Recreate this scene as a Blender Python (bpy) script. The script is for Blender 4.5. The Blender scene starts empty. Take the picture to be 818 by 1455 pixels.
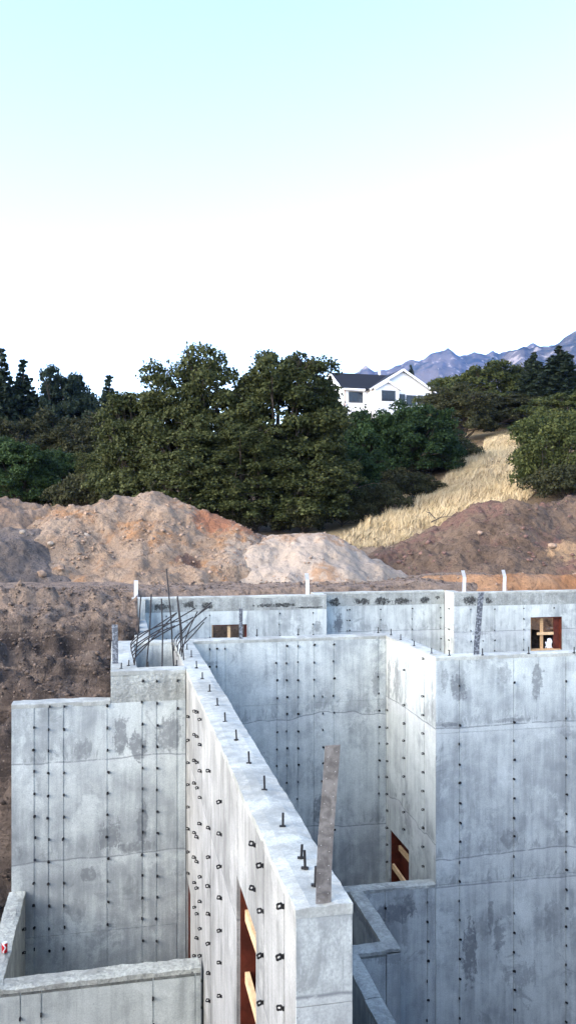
import bpy, bmesh, math, random
import numpy as np
from mathutils import Vector, Matrix

# ------------------------------------------------------------------ camera, sky, sun, exposure
ZC = 8.4                                    # eye height above the pit floor
YAW = math.atan((409 - 166) / 1180.0)
scene = bpy.context.scene
COL = scene.collection

cam_d = bpy.data.cameras.new('camera')
cam_d.sensor_fit = 'VERTICAL'
cam_d.sensor_height = 36.0
cam_d.lens = 36.0 * 1180 / 1455
cam_d.shift_y = 7.5 / 1455
cam_d.clip_start = 0.05
cam_d.clip_end = 20000
cam = bpy.data.objects.new('camera', cam_d)
COL.objects.link(cam)
cam.location = (0, 0, ZC)
cam.rotation_euler = (math.radians(90), 0, -YAW)
scene.camera = cam

SUN_EL, SUN_AZ = math.radians(26), math.radians(-112)      # azimuth from +Y towards +X
SUN_STRENGTH, SKY_STRENGTH, EXPOSURE = 0.9, 0.15, 2.7
world = bpy.data.worlds.new('World')
scene.world = world
world.use_nodes = True
wn = world.node_tree
sky = wn.nodes.new('ShaderNodeTexSky')
sky.sky_type = 'NISHITA'
sky.sun_disc = False
sky.sun_elevation = SUN_EL
sky.sun_rotation = SUN_AZ
sky.altitude = 1400
sky.air_density = 0.75
sky.dust_density = 3.0
sky.ozone_density = 0.0
wn.links.new(sky.outputs[0], wn.nodes['Background'].inputs[0])
wn.nodes['Background'].inputs[1].default_value = SKY_STRENGTH

sun_d = bpy.data.lights.new('sun', 'SUN')
sun_d.energy = SUN_STRENGTH
sun_d.angle = math.radians(85)
sun_d.color = (1.0, 0.96, 0.90)
sun = bpy.data.objects.new('sun', sun_d)
COL.objects.link(sun)
sdir = Vector((math.sin(SUN_AZ) * math.cos(SUN_EL), math.cos(SUN_AZ) * math.cos(SUN_EL), math.sin(SUN_EL)))
sun.rotation_euler = sdir.to_track_quat('Z', 'Y').to_euler()
sun.location = sdir * 60

vs = scene.view_settings
vs.view_transform = 'Standard'
vs.look = 'None'
vs.exposure = EXPOSURE
vs.gamma = 1.0
scene.cycles.use_denoising = True
scene.cycles.max_bounces = 6
scene.cycles.diffuse_bounces = 4

rng = random.Random(7)
nrng = np.random.default_rng(7)

# ------------------------------------------------------------------ helpers
def ray(px, d):
    """horizontal position at camera-forward distance d along photo column px"""
    a = (px - 409) / 1180.0
    return (math.sin(YAW) + a * math.cos(YAW)) * d, (math.cos(YAW) - a * math.sin(YAW)) * d

def pt(px, py, d):
    x, y = ray(px, d)
    return x, y, -(py - 735) / 1180.0 * d          # z relative to the eye

def obj(name, me, mat=None, parent=None, loc=None, rot=None):
    o = bpy.data.objects.new(name, me)
    if mat is not None and me is not None and len(me.materials) == 0:
        me.materials.append(mat)
    COL.objects.link(o)
    if parent is not None:
        o.parent = parent
    if loc is not None:
        o.location = loc
    if rot is not None:
        o.rotation_euler = rot
    return o

def tag(o, label, cat, group=None, kind=None):
    o['label'] = label
    if cat: o['category'] = cat
    if group: o['group'] = group
    if kind: o['kind'] = kind
    return o

def thing(name, label, cat, loc=(0, 0, 0), rotz=0, group=None):
    o = bpy.data.objects.new(name, None)
    o.empty_display_size = 0.2
    COL.objects.link(o)
    o.location = loc
    o.rotation_euler = (0, 0, rotz)
    return tag(o, label, cat, group)

def mesh(name, v, f, smooth=False):
    me = bpy.data.meshes.new(name)
    me.from_pydata([tuple(p) for p in v], [], [tuple(q) for q in f])
    if smooth:
        me.polygons.foreach_set('use_smooth', [True] * len(me.polygons))
    me.update()
    return me

def mesh_np(name, v, f, smooth=False):
    """v (n,3) array, f (m,k) array of equal-size polygons"""
    me = bpy.data.meshes.new(name)
    v = np.asarray(v, dtype=np.float32); f = np.asarray(f, dtype=np.int32)
    m, k = f.shape
    me.vertices.add(len(v)); me.vertices.foreach_set('co', v.ravel())
    me.loops.add(m * k); me.loops.foreach_set('vertex_index', f.ravel())
    me.polygons.add(m)
    me.polygons.foreach_set('loop_start', np.arange(0, m * k, k, dtype=np.int32))
    me.polygons.foreach_set('loop_total', np.full(m, k, dtype=np.int32))
    if smooth:
        me.polygons.foreach_set('use_smooth', np.ones(m, dtype=bool))
    me.update(calc_edges=True)
    return me

class MB:
    """collects boxes, tubes and faces in absolute coordinates (z relative to the eye)"""
    def __init__(s): s.v = []; s.f = []
    def face(s, pts):
        n = len(s.v); s.v += [tuple(p) for p in pts]; s.f.append(tuple(range(n, n + len(pts))))
    def box(s, x0, x1, y0, y1, z0, z1):
        n = len(s.v)
        s.v += [(x0,y0,z0),(x1,y0,z0),(x1,y1,z0),(x0,y1,z0),(x0,y0,z1),(x1,y0,z1),(x1,y1,z1),(x0,y1,z1)]
        s.f += [tuple(n+i for i in q) for q in ((3,2,1,0),(4,5,6,7),(0,1,5,4),(1,2,6,5),(2,3,7,6),(3,0,4,7))]
        return s
    def bar(s, p, q, w, h, up=(0, 0, 1)):
        p = Vector(p); q = Vector(q); d = (q - p).normalized()
        a = d.cross(Vector(up))
        if a.length < 1e-4: a = d.cross(Vector((0, 1, 0)))
        a.normalize(); b = a.cross(d)
        n = len(s.v)
        for e in (p, q):
            for i, j in ((-1,-1),(1,-1),(1,1),(-1,1)):
                s.v.append(tuple(e + a * (i * w / 2) + b * (j * h / 2)))
        s.f += [tuple(n+i for i in q2) for q2 in ((0,1,2,3),(7,6,5,4),(0,4,5,1),(1,5,6,2),(2,6,7,3),(3,7,4,0))]
        return s
    def tube(s, pts, rad, sides=8, cap=True):
        pts = [Vector(p) for p in pts]
        if not hasattr(rad, '__len__'): rad = [rad] * len(pts)
        base = len(s.v)
        ref = None
        for i, p in enumerate(pts):
            d = (pts[min(i+1, len(pts)-1)] - pts[max(i-1, 0)]).normalized()
            if ref is None:
                ref = d.cross(Vector((0.31, 0.9, 0.22)))
            a = (ref - d * ref.dot(d)).normalized(); ref = a
            b = d.cross(a)
            for k in range(sides):
                t = 2 * math.pi * k / sides
                s.v.append(tuple(p + a * math.cos(t) * rad[i] + b * math.sin(t) * rad[i]))
        for i in range(len(pts) - 1):
            for k in range(sides):
                k2 = (k + 1) % sides
                s.f.append((base+i*sides+k, base+i*sides+k2, base+(i+1)*sides+k2, base+(i+1)*sides+k))
        if cap:
            s.f.append(tuple(base+k for k in reversed(range(sides))))
            s.f.append(tuple(base+(len(pts)-1)*sides+k for k in range(sides)))
        return s
    def build(s, name, mat, parent=None, world=True, smooth=False):
        """world=True: vertices absolute (eye-relative z); shifted into the unrotated parent's frame"""
        off = Vector((0, 0, ZC))
        if not world: off = Vector((0, 0, 0))
        elif parent is not None:
            p = parent
            while p is not None:
                off = off - p.location; p = p.parent
        me = mesh(name, [(a+off.x, b+off.y, c+off.z) for a, b, c in s.v], s.f, smooth)
        return obj(name, me, mat, parent)

# ---- vectorised noise
_perm = np.random.default_rng(11).random(65536)
def vnoise(x, y, z=0.0):
    x = np.asarray(x, float); y = np.asarray(y, float); z = np.broadcast_to(np.asarray(z, float), x.shape)
    xi = np.floor(x).astype(np.int64); yi = np.floor(y).astype(np.int64); zi = np.floor(z).astype(np.int64)
    u = x - xi; v = y - yi; w = z - zi
    u = u*u*u*(u*(u*6-15)+10); v = v*v*v*(v*(v*6-15)+10); w = w*w*w*(w*(w*6-15)+10)
    def h(a, b, c): return _perm[(a*73856093 ^ b*19349663 ^ c*83492791) & 65535]
    def L(a, b, t): return a + (b - a) * t
    return L(L(L(h(xi,yi,zi),h(xi+1,yi,zi),u), L(h(xi,yi+1,zi),h(xi+1,yi+1,zi),u), v),
             L(L(h(xi,yi,zi+1),h(xi+1,yi,zi+1),u), L(h(xi,yi+1,zi+1),h(xi+1,yi+1,zi+1),u), v), w) * 2 - 1
def fbm(x, y, z=0.0, oct=5, gain=0.5, lac=2.03):
    s = 0; a = 1; x = np.asarray(x, float); y = np.asarray(y, float)
    for i in range(oct):
        s = s + a * vnoise(x + i*17.3, y - i*9.7, z); a *= gain; x = x*lac; y = y*lac; z = np.asarray(z)*lac
    return s
def ridged(x, y, oct=4):
    s = 0; a = 1
    for i in range(oct):
        s = s + a * (1 - np.abs(vnoise(x + i*31.1, y + i*7.7))*2); a *= 0.5; x = x*2.1; y = y*2.1
    return s
def sstep(a, b, x):
    t = np.clip((x - a) / (b - a), 0, 1); return t*t*(3-2*t)

# ------------------------------------------------------------------ materials
class NT:
    def __init__(s, name):
        s.m = bpy.data.materials.new(name); s.m.use_nodes = True
        s.t = s.m.node_tree; s.b = s.t.nodes['Principled BSDF']; s.out = s.t.nodes['Material Output']
        s.b.inputs['Roughness'].default_value = 0.85
        s.b.inputs['Specular IOR Level'].default_value = 0.25
    def put(s, sock, v):
        if v is None: return
        if hasattr(v, 'is_linked') or isinstance(v, bpy.types.NodeSocket): s.t.links.new(v, sock)
        else: sock.default_value = v
    def n(s, typ, ins=None, out=0, **props):
        nd = s.t.nodes.new('ShaderNode' + typ)
        for k, v in props.items(): setattr(nd, k, v)
        for k, v in (ins or {}).items(): s.put(nd.inputs[k], v)
        return nd.outputs[out]
    def pos(s): return s.n('NewGeometry')
    def math(s, op, a, b=None, c=None, clamp=False):
        ins = {0: a}
        if b is not None: ins[1] = b
        if c is not None: ins[2] = c
        return s.n('Math', ins, operation=op, use_clamp=clamp)
    def noise(s, vec, scale, detail=4, rough=0.55, dist=0.0):
        return s.n('TexNoise', {'Vector': vec, 'Scale': scale, 'Detail': detail, 'Roughness': rough, 'Distortion': dist})
    def scaled(s, vec, sc, loc=(0,0,0)): return s.n('Mapping', {'Vector': vec, 'Scale': sc, 'Location': loc})
    def rng(s, v, a, b, c=0.0, d=1.0):
        return s.n('MapRange', {'Value': v, 'From Min': a, 'From Max': b, 'To Min': c, 'To Max': d}, interpolation_type='SMOOTHSTEP')
    def mix(s, f, a, b, blend='MIX'):
        nd = s.t.nodes.new('ShaderNodeMix'); nd.data_type = 'RGBA'; nd.blend_type = blend
        s.put(nd.inputs[0], f)
        for k, v in ((6, a), (7, b)):
            if isinstance(v, tuple) and len(v) == 3: v = v + (1,)
            s.put(nd.inputs[k], v)
        return nd.outputs[2]
    def bump(s, h, strength=0.5, dist=0.02, normal=None):
        ins = {'Height': h, 'Strength': strength, 'Distance': dist}
        if normal is not None: ins['Normal'] = normal
        return s.n('Bump', ins)
    def done(s, color=None, rough=None, normal=None, metal=None):
        if color is not None:
            if isinstance(color, tuple) and len(color) == 3: color = color + (1,)
            s.put(s.b.inputs['Base Color'], color)
        if rough is not None: s.put(s.b.inputs['Roughness'], rough)
        if normal is not None: s.put(s.b.inputs['Normal'], normal)
        if metal is not None: s.put(s.b.inputs['Metallic'], metal)
        return s.m

def concrete(name, ax='x', lo=(0.25, 0.265, 0.285), hi=(0.46, 0.475, 0.48), joints=(), stains=(), rough=False,
             seed=0.0, wash=0.0, blotch=0.5, dark=(0.10, 0.108, 0.115)):
    """poured concrete: mottling, drips, pores, wavy cold joints (z0, amp, freq) and damp stains (u, z, ru, rz, strength)"""
    lo = (lo[0]*1.02, lo[1]*1.05, lo[2]*.96); hi = (hi[0]*1.07, hi[1]*1.11, hi[2]*1.02)
    t = NT(name)
    P0 = t.pos()
    P = t.n('VectorMath', {0: P0, 1: (seed*3.1, seed*1.7, seed*2.3 - ZC)}, operation='ADD')
    sep = t.n('SeparateXYZ', {0: P0}, out=0).node
    U = sep.outputs[0] if ax == 'x' else sep.outputs[1]
    Z = t.math('SUBTRACT', sep.outputs[2], ZC)
    big = t.noise(P, 0.75, 6, 0.62, 0.25)
    med = t.noise(P, 3.2, 6, 0.62, 0.5)
    streak = t.noise(t.scaled(P, (5.5, 5.5, 0.45)), 1.6, 4, 0.6, 0.2)
    v = t.math('ADD', t.math('MULTIPLY', big, 0.48), t.math('ADD', t.math('MULTIPLY', med, 0.28), t.math('MULTIPLY', streak, 0.32)))
    c = t.mix(t.rng(v, 0.40, 0.66), tuple(x*.90 for x in lo), tuple(x*1.02 for x in hi))
    # bluish laitance clouds
    cl = t.rng(t.noise(t.scaled(P, (1, 1, .8)), 1.5, 9, 0.72, 0.25), 0.52, 0.63)
    c = t.mix(t.math('MULTIPLY', cl, 0.6), c, tuple(x*1.2 for x in hi))
    # darker blotches with crisp broken edges
    bl = t.math('MULTIPLY', t.rng(t.noise(P, 2.1, 9, 0.72, 0.9), 0.56, 0.64), t.rng(t.noise(P, 0.6, 2), 0.47, 0.60))
    c = t.mix(t.math('MULTIPLY', bl, blotch), c, tuple(x*0.5 for x in lo))
    # form-board grain streaks, faint
    gr = t.rng(t.noise(t.scaled(P, (30, 30, 0.7)), 2.0, 3), 0.55, 0.78)
    c = t.mix(t.math('MULTIPLY', gr, 0.22), c, tuple(x*0.7 for x in lo))
    crag = t.noise(P, 7.0, 8, 0.75, 0.8)
    crag2 = t.noise(P, 16.0, 6, 0.7, 0.4)
    drip = t.noise(t.scaled(P, (9, 9, 1.6)), 1.5, 6, 0.7, 0.3)
    for (z0, amp, fr) in joints:
        w = t.noise(t.n('CombineXYZ', {0: t.math('MULTIPLY', U, fr), 1: seed + z0, 2: 0.3}), 1.0, 4, 0.6)
        dz = t.math('SUBTRACT', Z, t.math('MULTIPLY_ADD', t.math('SUBTRACT', w, 0.5), amp * 2.2, z0))
        line = t.math('MULTIPLY', t.rng(t.math('ABSOLUTE', dz), 0.0, 0.018, 1.0, 0.0), t.rng(crag, 0.36, 0.5))
        c = t.mix(t.math('MULTIPLY', line, 0.72), c, (0.12, 0.13, 0.14))
        # dribbled grout just above the joint, pale skin just below
        ab = t.math('MULTIPLY', t.rng(dz, 0.0, 0.05), t.rng(dz, 0.05, 0.42, 1.0, 0.0))
        ab = t.math('MULTIPLY', ab, t.rng(t.noise(t.scaled(P, (7, 7, 2.2)), 1.1, 7, 0.7, 0.7), 0.5, 0.60))
        c = t.mix(t.math('MULTIPLY', ab, 0.55), c, tuple(x*0.62 for x in lo))
        be = t.math('MULTIPLY', t.rng(dz, -0.30, -0.02), t.rng(dz, -0.02, 0.0, 1.0, 0.0))
        c = t.mix(t.math('MULTIPLY', be, 0.28), c, tuple(min(x*1.15, .6) for x in hi))
    for (u, z, ru, rz, k) in stains:
        du = t.math('DIVIDE', t.math('SUBTRACT', U, u), ru)
        dz = t.math('DIVIDE', t.math('SUBTRACT', Z, z), rz)
        r = t.math('SQRT', t.math('ADD', t.math('MULTIPLY', du, du), t.math('MULTIPLY', dz, dz)))
        r = t.math('ADD', r, t.math('MULTIPLY', t.math('SUBTRACT', crag, 0.5), 2.6))
        r = t.math('ADD', r, t.math('MULTIPLY', t.math('SUBTRACT', drip, 0.5), 2.4))
        m_ = t.math('MULTIPLY', t.rng(r, 0.70, 1.02, 1.0, 0.0), t.rng(crag2, 0.36, 0.52, 0.5, 1.0))
        c = t.mix(t.math('MULTIPLY', m_, k), c, dark)
    # pores and specks
    vo = t.n('TexVoronoi', {'Vector': P, 'Scale': 17.0, 'Randomness': 1.0})
    pore = t.math('MULTIPLY', t.rng(vo, 0.06, 0.13, 1.0, 0.0), t.rng(med, 0.45, 0.6))
    c = t.mix(t.math('MULTIPLY', pore, 0.55), c, (0.13, 0.135, 0.14))
    fine = t.noise(P, 60 if not rough else 28, 5, 0.7)
    c = t.mix(t.rng(fine, 0.3, 0.72, 0.0, 0.42 if not rough else 0.55), c, tuple(x*0.6 for x in lo))
    if wash:
        c = t.mix(wash, c, (0.62, 0.63, 0.63))
    h = t.math('ADD', t.math('MULTIPLY', fine, 0.25 if not rough else 1.0), t.math('MULTIPLY', crag, 0.5 if not rough else 1.6))
    h = t.math('SUBTRACT', h, t.math('MULTIPLY', pore, 0.6))
    nrm = t.bump(h, 0.35 if not rough else 0.9, 0.012 if not rough else 0.03)
    t.b.inputs['Specular IOR Level'].default_value = 0.2
    return t.done(c, t.rng(med, 0.3, 0.7, 0.75, 0.95), nrm)

def soil(name, dark, mid, light, accent=None, scale=1.0, bump=1.0, stones=0.5, acc_pos=None):
    t = NT(name)
    P = t.pos()
    a = t.noise(P, 0.55*scale, 6, 0.6, 0.6)
    b = t.noise(P, 3.4*scale, 8, 0.68, 0.3)
    f = t.noise(P, 18*scale, 6, 0.7)
    c = t.mix(t.rng(a, 0.36, 0.62), mid, light)
    c = t.mix(t.rng(b, 0.52, 0.68, 0, 0.75), c, dark)
    if accent:
        m = t.math('MULTIPLY', t.rng(t.noise(P, 0.42*scale, 5, 0.6, 0.5), 0.52, 0.62), t.rng(b, 0.36, 0.55))
        c = t.mix(m, c, accent)
    for (cx, cy, cz, r, colr) in (acc_pos or ()):
        d = t.n('VectorMath', {0: P, 1: (cx, cy, cz + ZC)}, operation='DISTANCE', out=1)
        d = t.math('ADD', t.math('DIVIDE', d, r), t.math('MULTIPLY', t.math('SUBTRACT', b, 0.5), 1.8))
        c = t.mix(t.rng(d, 0.7, 1.05, 0.85, 0.0), c, colr)
    c = t.mix(t.rng(f, 0.45, 0.75, 0, 0.5), c, dark)
    vo = t.n('TexVoronoi', {'Vector': P, 'Scale': 9.0*scale, 'Randomness': 1.0})
    vc = t.n('TexVoronoi', {'Vector': P, 'Scale': 9.0*scale, 'Randomness': 1.0}, out=1)
    vb = t.n('RGBToBW', {0: vc})
    st = t.math('MULTIPLY', t.rng(vo, 0.12, 0.26, 1.0, 0.0), t.rng(vb, 0.60, 0.72))
    c = t.mix(t.math('MULTIPLY', st, stones), c, tuple(min(x*1.45, .62) for x in light))
    vh = t.n('TexVoronoi', {'Vector': P, 'Scale': 4.5*scale, 'Randomness': 1.0})
    h = t.math('ADD', t.math('MULTIPLY', b, 1.4), t.math('ADD', t.math('MULTIPLY', f, 0.5), t.math('MULTIPLY', st, 0.4)))
    h = t.math('SUBTRACT', h, t.math('MULTIPLY', vh, 0.6))
    return t.done(c, 0.95, t.bump(h, 1.0, 0.16*bump))

def plain(name, col, rough=0.7, metal=0.0, var=0.25, scale=12.0, bump=0.15, dist=0.004, stretch=(1, 1, 1)):
    t = NT(name)
    P = t.scaled(t.pos(), stretch)
    n = t.noise(P, scale, 6, 0.65, 0.3)
    c = t.mix(t.rng(n, 0.3, 0.7), tuple(x*(1-var) for x in col), tuple(min(x*(1+var), .95) for x in col))
    return t.done(c, rough, t.bump(n, bump, dist), metal)

def leaf_mat(name, dark, mid, light, scale=0.7):
    t = NT(name)
    P = t.pos()
    info = t.n('ObjectInfo', {}, out=5)
    isl = t.n('NewGeometry', {}, out=8)
    n = t.noise(P, scale, 4, 0.6, 0.4)
    v = t.math('ADD', t.math('MULTIPLY', n, 0.75), t.math('MULTIPLY', isl, 0.38))
    v = t.math('ADD', v, t.math('MULTIPLY', info, 0.08))
    c = t.mix(t.rng(v, 0.36, 0.62), dark, mid)
    c = t.mix(t.rng(v, 0.60, 0.86), c, light)
    t.b.inputs['Specular IOR Level'].default_value = 0.12
    m = t.done(c, 0.7)
    tr = t.t.nodes.new('ShaderNodeBsdfTranslucent'); mx = t.t.nodes.new('ShaderNodeMixShader')
    t.t.links.new(c, tr.inputs[0]); mx.inputs[0].default_value = 0.22
    t.t.links.new(t.b.outputs[0], mx.inputs[1]); t.t.links.new(tr.outputs[0], mx.inputs[2])
    t.t.links.new(mx.outputs[0], t.out.inputs[0])
    return m

M = {}
M['conc_div'] = concrete('concrete_dividing_wall', 'y', (0.175, 0.172, 0.175), (0.335, 0.325, 0.33), seed=1.0, blotch=0.25,
                         joints=[(-3.3, 0.12, 0.5)])
M['conc_end'] = concrete('concrete_wall_end', 'x', (0.27, 0.28, 0.29), (0.47, 0.48, 0.48), seed=1.6, joints=[(-2.66, 0.04, 1.2)], blotch=0.5)
M['conc_left'] = concrete('concrete_left_wall', 'x', seed=2.0, joints=[(-3.36, 0.10, 0.7), (-4.72, 0.13, 0.6)],
                          stains=[(0.06, -3.05, 0.10, 0.30, .7), (0.28, -3.2, 0.13, 0.22, .75), (0.72, -3.05, 0.2, 0.3, .65),
                                  (-0.1, -4.45, 0.16, 0.25, .65), (0.35, -4.3, 0.08, 0.35, .65), (-0.4, -4.95, 0.15, 0.1, .6),
                                  (-0.45, -3.2, .14, .14, .5), (0.25, -4.62, .3, .08, .6), (-.55, -5.45, .16, .18, .35), (.3, -5.5, .1, .2, .3)])
M['conc_mid'] = concrete('concrete_cross_wall', 'x', (0.25, 0.268, 0.29), (0.47, 0.485, 0.49), seed=3.0, joints=[(-3.7, 0.5, 0.35), (-5.6, 0.25, 0.4)],
                         stains=[(1.45, -2.55, 0.3, 0.05, .5), (3.6, -5.25, 0.16, 0.3, .7), (4.6, -3.0, .08, .3, .5), (2.3, -2.9, .5, .2, .2)])
M['conc_recess'] = concrete('concrete_recess_wall', 'y', (0.28, 0.295, 0.31), (0.50, 0.515, 0.52), seed=4.0, joints=[(-3.25, 0.12, 0.5), (-5.0, 0.3, 0.5)],
                            stains=[(13.9, -2.85, 0.22, 0.35, .55), (14.3, -2.9, 0.08, 0.5, .6), (12.2, -2.8, 0.06, 0.35, .5), (13.3, -5.1, .12, .4, .4)], blotch=0.35)
M['conc_right'] = concrete('concrete_right_wall', 'x', (0.25, 0.268, 0.29), (0.46, 0.48, 0.49), seed=5.0, joints=[(-3.24, 0.06, 0.9), (-5.28, 0.16, 0.5), (-5.72, 0.08, 0.5)],
                           stains=[(5.18, -2.65, 0.16, 0.25, .7), (6.5, -2.6, 0.09, 0.28, .7), (5.95, -2.45, 0.12, 0.14, .45), (5.35, -6.75, 0.13, 0.55, .8),
                                   (5.55, -6.4, 0.14, 0.2, .4), (5.85, -6.55, 0.1, 0.3, .6), (6.0, -5.05, 0.2, 0.14, .5), (6.2, -7.2, 0.3, 0.25, .4), (4.95, -2.5, .06, .2, .5),
                                   (6.75, -6.4, .2, .3, .35), (5.7, -6.2, .05, .25, .6), (6.1, -3.18, .35, .04, .55), (5.0, -3.2, .2, .035, .7), (7.0, -3.4, .1, .15, .4)])
M['conc_low'] = concrete('concrete_low_walls', 'x', (0.22, 0.235, 0.255), (0.42, 0.435, 0.445), seed=6.0,
                         stains=[(4.1, -6.05, 0.35, 0.14, .75), (4.35, -5.95, 0.12, 0.16, .75), (4.0, -6.2, .05, .3, .5), (4.3, -6.3, .05, .35, .45), (3.5, -5.75, .3, .08, .5)])
M['conc_lowleft'] = concrete('concrete_low_front_wall', 'x', (0.27, 0.285, 0.295), (0.46, 0.475, 0.48), seed=6.5, blotch=0.3)
M['conc_back'] = concrete('concrete_back_wall', 'x', (0.27, 0.285, 0.30), (0.48, 0.495, 0.50), seed=7.0, joints=[(-3.28, 0.05, 0.6)],
                          stains=[(6.2, -3.05, 0.13, 0.3, .85), (5.45, -3.05, 0.14, .2, .6), (10.2, -3.35, .3, .06, .5)])
M['conc_course'] = concrete('concrete_rough_course', 'x', (0.20, 0.205, 0.21), (0.36, 0.37, 0.37), rough=True, seed=8.0, dark=(0.012, 0.012, 0.011),
                            stains=[(1.2, -2.4, .25, .10, 1), (1.9, -2.36, .2, .11, 1), (2.4, -2.38, .14, .1, 1), (4.0, -2.42, .3, .06, 1), (4.5, -2.42, .35, .06, 1), (5.2, -2.5, .4, .025, 1),
                                    (6.1, -2.42, .2, .12, 1), (6.9, -2.43, .28, .10, 1), (7.5, -2.42, .25, .12, 1), (8.1, -2.44, .3, .1, 1), (8.8, -2.42, .16, .1, 1), (9.2, -2.35, .12, .05, 1), (9.95, -2.4, .2, .13, 1), (10.5, -2.42, .12, .12, 1)])
M['conc_block'] = concrete('concrete_rough_block', 'x', (0.23, 0.235, 0.235), (0.40, 0.405, 0.40), rough=True, seed=9.0)
M['conc_top'] = concrete('concrete_trowelled_top', 'x', (0.24, 0.24, 0.235), (0.39, 0.39, 0.38), seed=10.0, blotch=0.2)
M['conc_lip'] = concrete('concrete_dark_edge', 'x', (0.14, 0.145, 0.145), (0.25, 0.255, 0.25), seed=11.0, rough=True)  # darker, rougher tone for the narrow band below the low wall tops
M['conc_lowtop'] = concrete('concrete_rough_top', 'x', (0.27, 0.275, 0.275), (0.47, 0.475, 0.46), seed=12.0, rough=True)
M['steel'] = plain('dark_steel', (0.012, 0.012, 0.013), 0.65, 0.0, 0.4, 40)
M['rebar'] = plain('rebar_steel', (0.016, 0.015, 0.016), 0.7, 0.0, 0.4, 60)
M['galv'] = plain('galvanised_strap', (0.62, 0.64, 0.66), 0.45, 0.35, 0.15, 30)
M['wood'] = plain('raw_lumber', (0.48, 0.30, 0.15), 0.8, 0, 0.25, 9, stretch=(1, 1, 6))
M['wood_pale'] = plain('pale_lumber', (0.58, 0.40, 0.22), 0.8, 0, 0.25, 9, stretch=(1, 1, 6))
M['buck'] = plain('red_form_board', (0.075, 0.016, 0.008), 0.6, 0, 0.4, 6)
M['post_metal'] = plain('post_metal', (0.20, 0.21, 0.22), 0.5, 0.3, 0.2, 10)
M['white_paint'] = plain('white_paint', (0.78, 0.79, 0.80), 0.6, 0, 0.05, 5)
M['plastic'] = plain('white_plastic_sheet', (0.75, 0.77, 0.80), 0.35, 0, 0.1, 12, 0.5, 0.02)

t = NT('spotted_strap')                                  # concrete splashed dark strap
nn = t.noise(t.pos(), 26, 4, 0.6)
M['strap_spot'] = t.done(t.mix(t.rng(nn, 0.50, 0.56), (0.075, 0.082, 0.092), (0.20, 0.215, 0.23)), 0.6, t.bump(nn, 0.3, 0.004), 0.2)
t = NT('brown_strap')
nn = t.noise(t.pos(), 14, 6, 0.65, 0.5)
n2 = t.noise(t.pos(), 70, 4, 0.6)
cc = t.mix(t.rng(nn, 0.35, 0.65), (0.095, 0.086, 0.077), (0.185, 0.170, 0.153))
cc = t.mix(t.rng(n2, 0.55, 0.75, 0, .5), cc, (0.08, 0.065, 0.055))
M['strap_brown'] = t.done(cc, 0.6, t.bump(nn, 0.3, 0.004), 0.15)
M['strap_hole'] = plain('strap_nail_hole', (0.30, 0.285, 0.26), 0.7)

M['soil_bank'] = soil('excavated_bank_soil', (0.035, 0.026, 0.020), (0.085, 0.060, 0.044), (0.17, 0.125, 0.09), accent=(0.12, 0.085, 0.06), scale=1.1, stones=0.6)
M['soil_tan'] = soil('tan_spoil', (0.085, 0.056, 0.038), (0.205, 0.142, 0.094), (0.265, 0.197, 0.139), accent=(0.255, 0.14, 0.07), stones=0.5, bump=.8,
                     acc_pos=[(*pt(305, 745, 31.5), 1.0, (0.24, 0.095, 0.045)), (*pt(345, 765, 31), .7, (0.26, 0.11, 0.052)), (*pt(265, 805, 29), .55, (0.10, 0.055, 0.04)), (*pt(360, 800, 29.5), 1.3, (0.29, 0.235, 0.18))])
M['soil_left'] = soil('grey_tan_spoil', (0.085, 0.056, 0.04), (0.185, 0.124, 0.085), (0.24, 0.17, 0.118), accent=(0.24, 0.145, 0.075), stones=0.5, bump=.8)
M['soil_dark'] = soil('dark_spoil', (0.045, 0.037, 0.032), (0.095, 0.078, 0.067), (0.16, 0.13, 0.11), stones=0.6)
M['soil_sand'] = soil('pale_sand', (0.155, 0.117, 0.088), (0.265, 0.215, 0.163), (0.315, 0.26, 0.205), accent=(0.24, 0.152, 0.092), stones=0.25, bump=.45)
M['soil_brown'] = soil('reddish_brown_spoil', (0.036, 0.024, 0.017), (0.092, 0.062, 0.042), (0.155, 0.108, 0.075), accent=(0.15, 0.085, 0.065), stones=0.5, bump=1.2,
                       acc_pos=[(*pt(805, 790, 30.5), 1.0, (0.36, 0.235, 0.13)), (*pt(640, 790, 30), .45, (0.22, 0.13, 0.085))])
M['soil_orange'] = soil('orange_subsoil', (0.10, 0.052, 0.028), (0.25, 0.122, 0.055), (0.30, 0.175, 0.097), stones=0.35)
M['soil_clod'] = plain('soil_clod', (0.095, 0.07, 0.053), 0.95, 0, 0.45, 6, 0.6, 0.03)
M['clod_tan'] = plain('tan_clod', (0.22, 0.155, 0.11), 0.95, 0, 0.4, 5, 0.6, 0.03)
M['clod_brown'] = plain('brown_clod', (0.12, 0.072, 0.058), 0.95, 0, 0.5, 5, 0.6, 0.03)
M['clod_dark'] = plain('dark_clod', (0.10, 0.088, 0.08), 0.95, 0, 0.5, 5, 0.6, 0.03)
M['rock'] = plain('pale_rock', (0.33, 0.265, 0.20), 0.9, 0, 0.3, 7, 0.6, 0.03)
M['bark'] = plain('bark', (0.055, 0.045, 0.036), 0.95, 0, 0.4, 9, 0.8, 0.04, stretch=(1, 1, .25))
M['leaf_oak'] = leaf_mat('oak_leaves', (0.018, 0.024, 0.008), (0.040, 0.049, 0.016), (0.080, 0.088, 0.032))
M['leaf_green'] = leaf_mat('green_leaves', (0.009, 0.020, 0.008), (0.021, 0.040, 0.013), (0.042, 0.072, 0.022))
M['leaf_olive'] = leaf_mat('olive_leaves', (0.015, 0.017, 0.008), (0.031, 0.034, 0.015), (0.062, 0.062, 0.027))
M['leaf_light'] = leaf_mat('fresh_leaves', (0.018, 0.027, 0.009), (0.042, 0.054, 0.017), (0.085, 0.095, 0.03))
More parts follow.
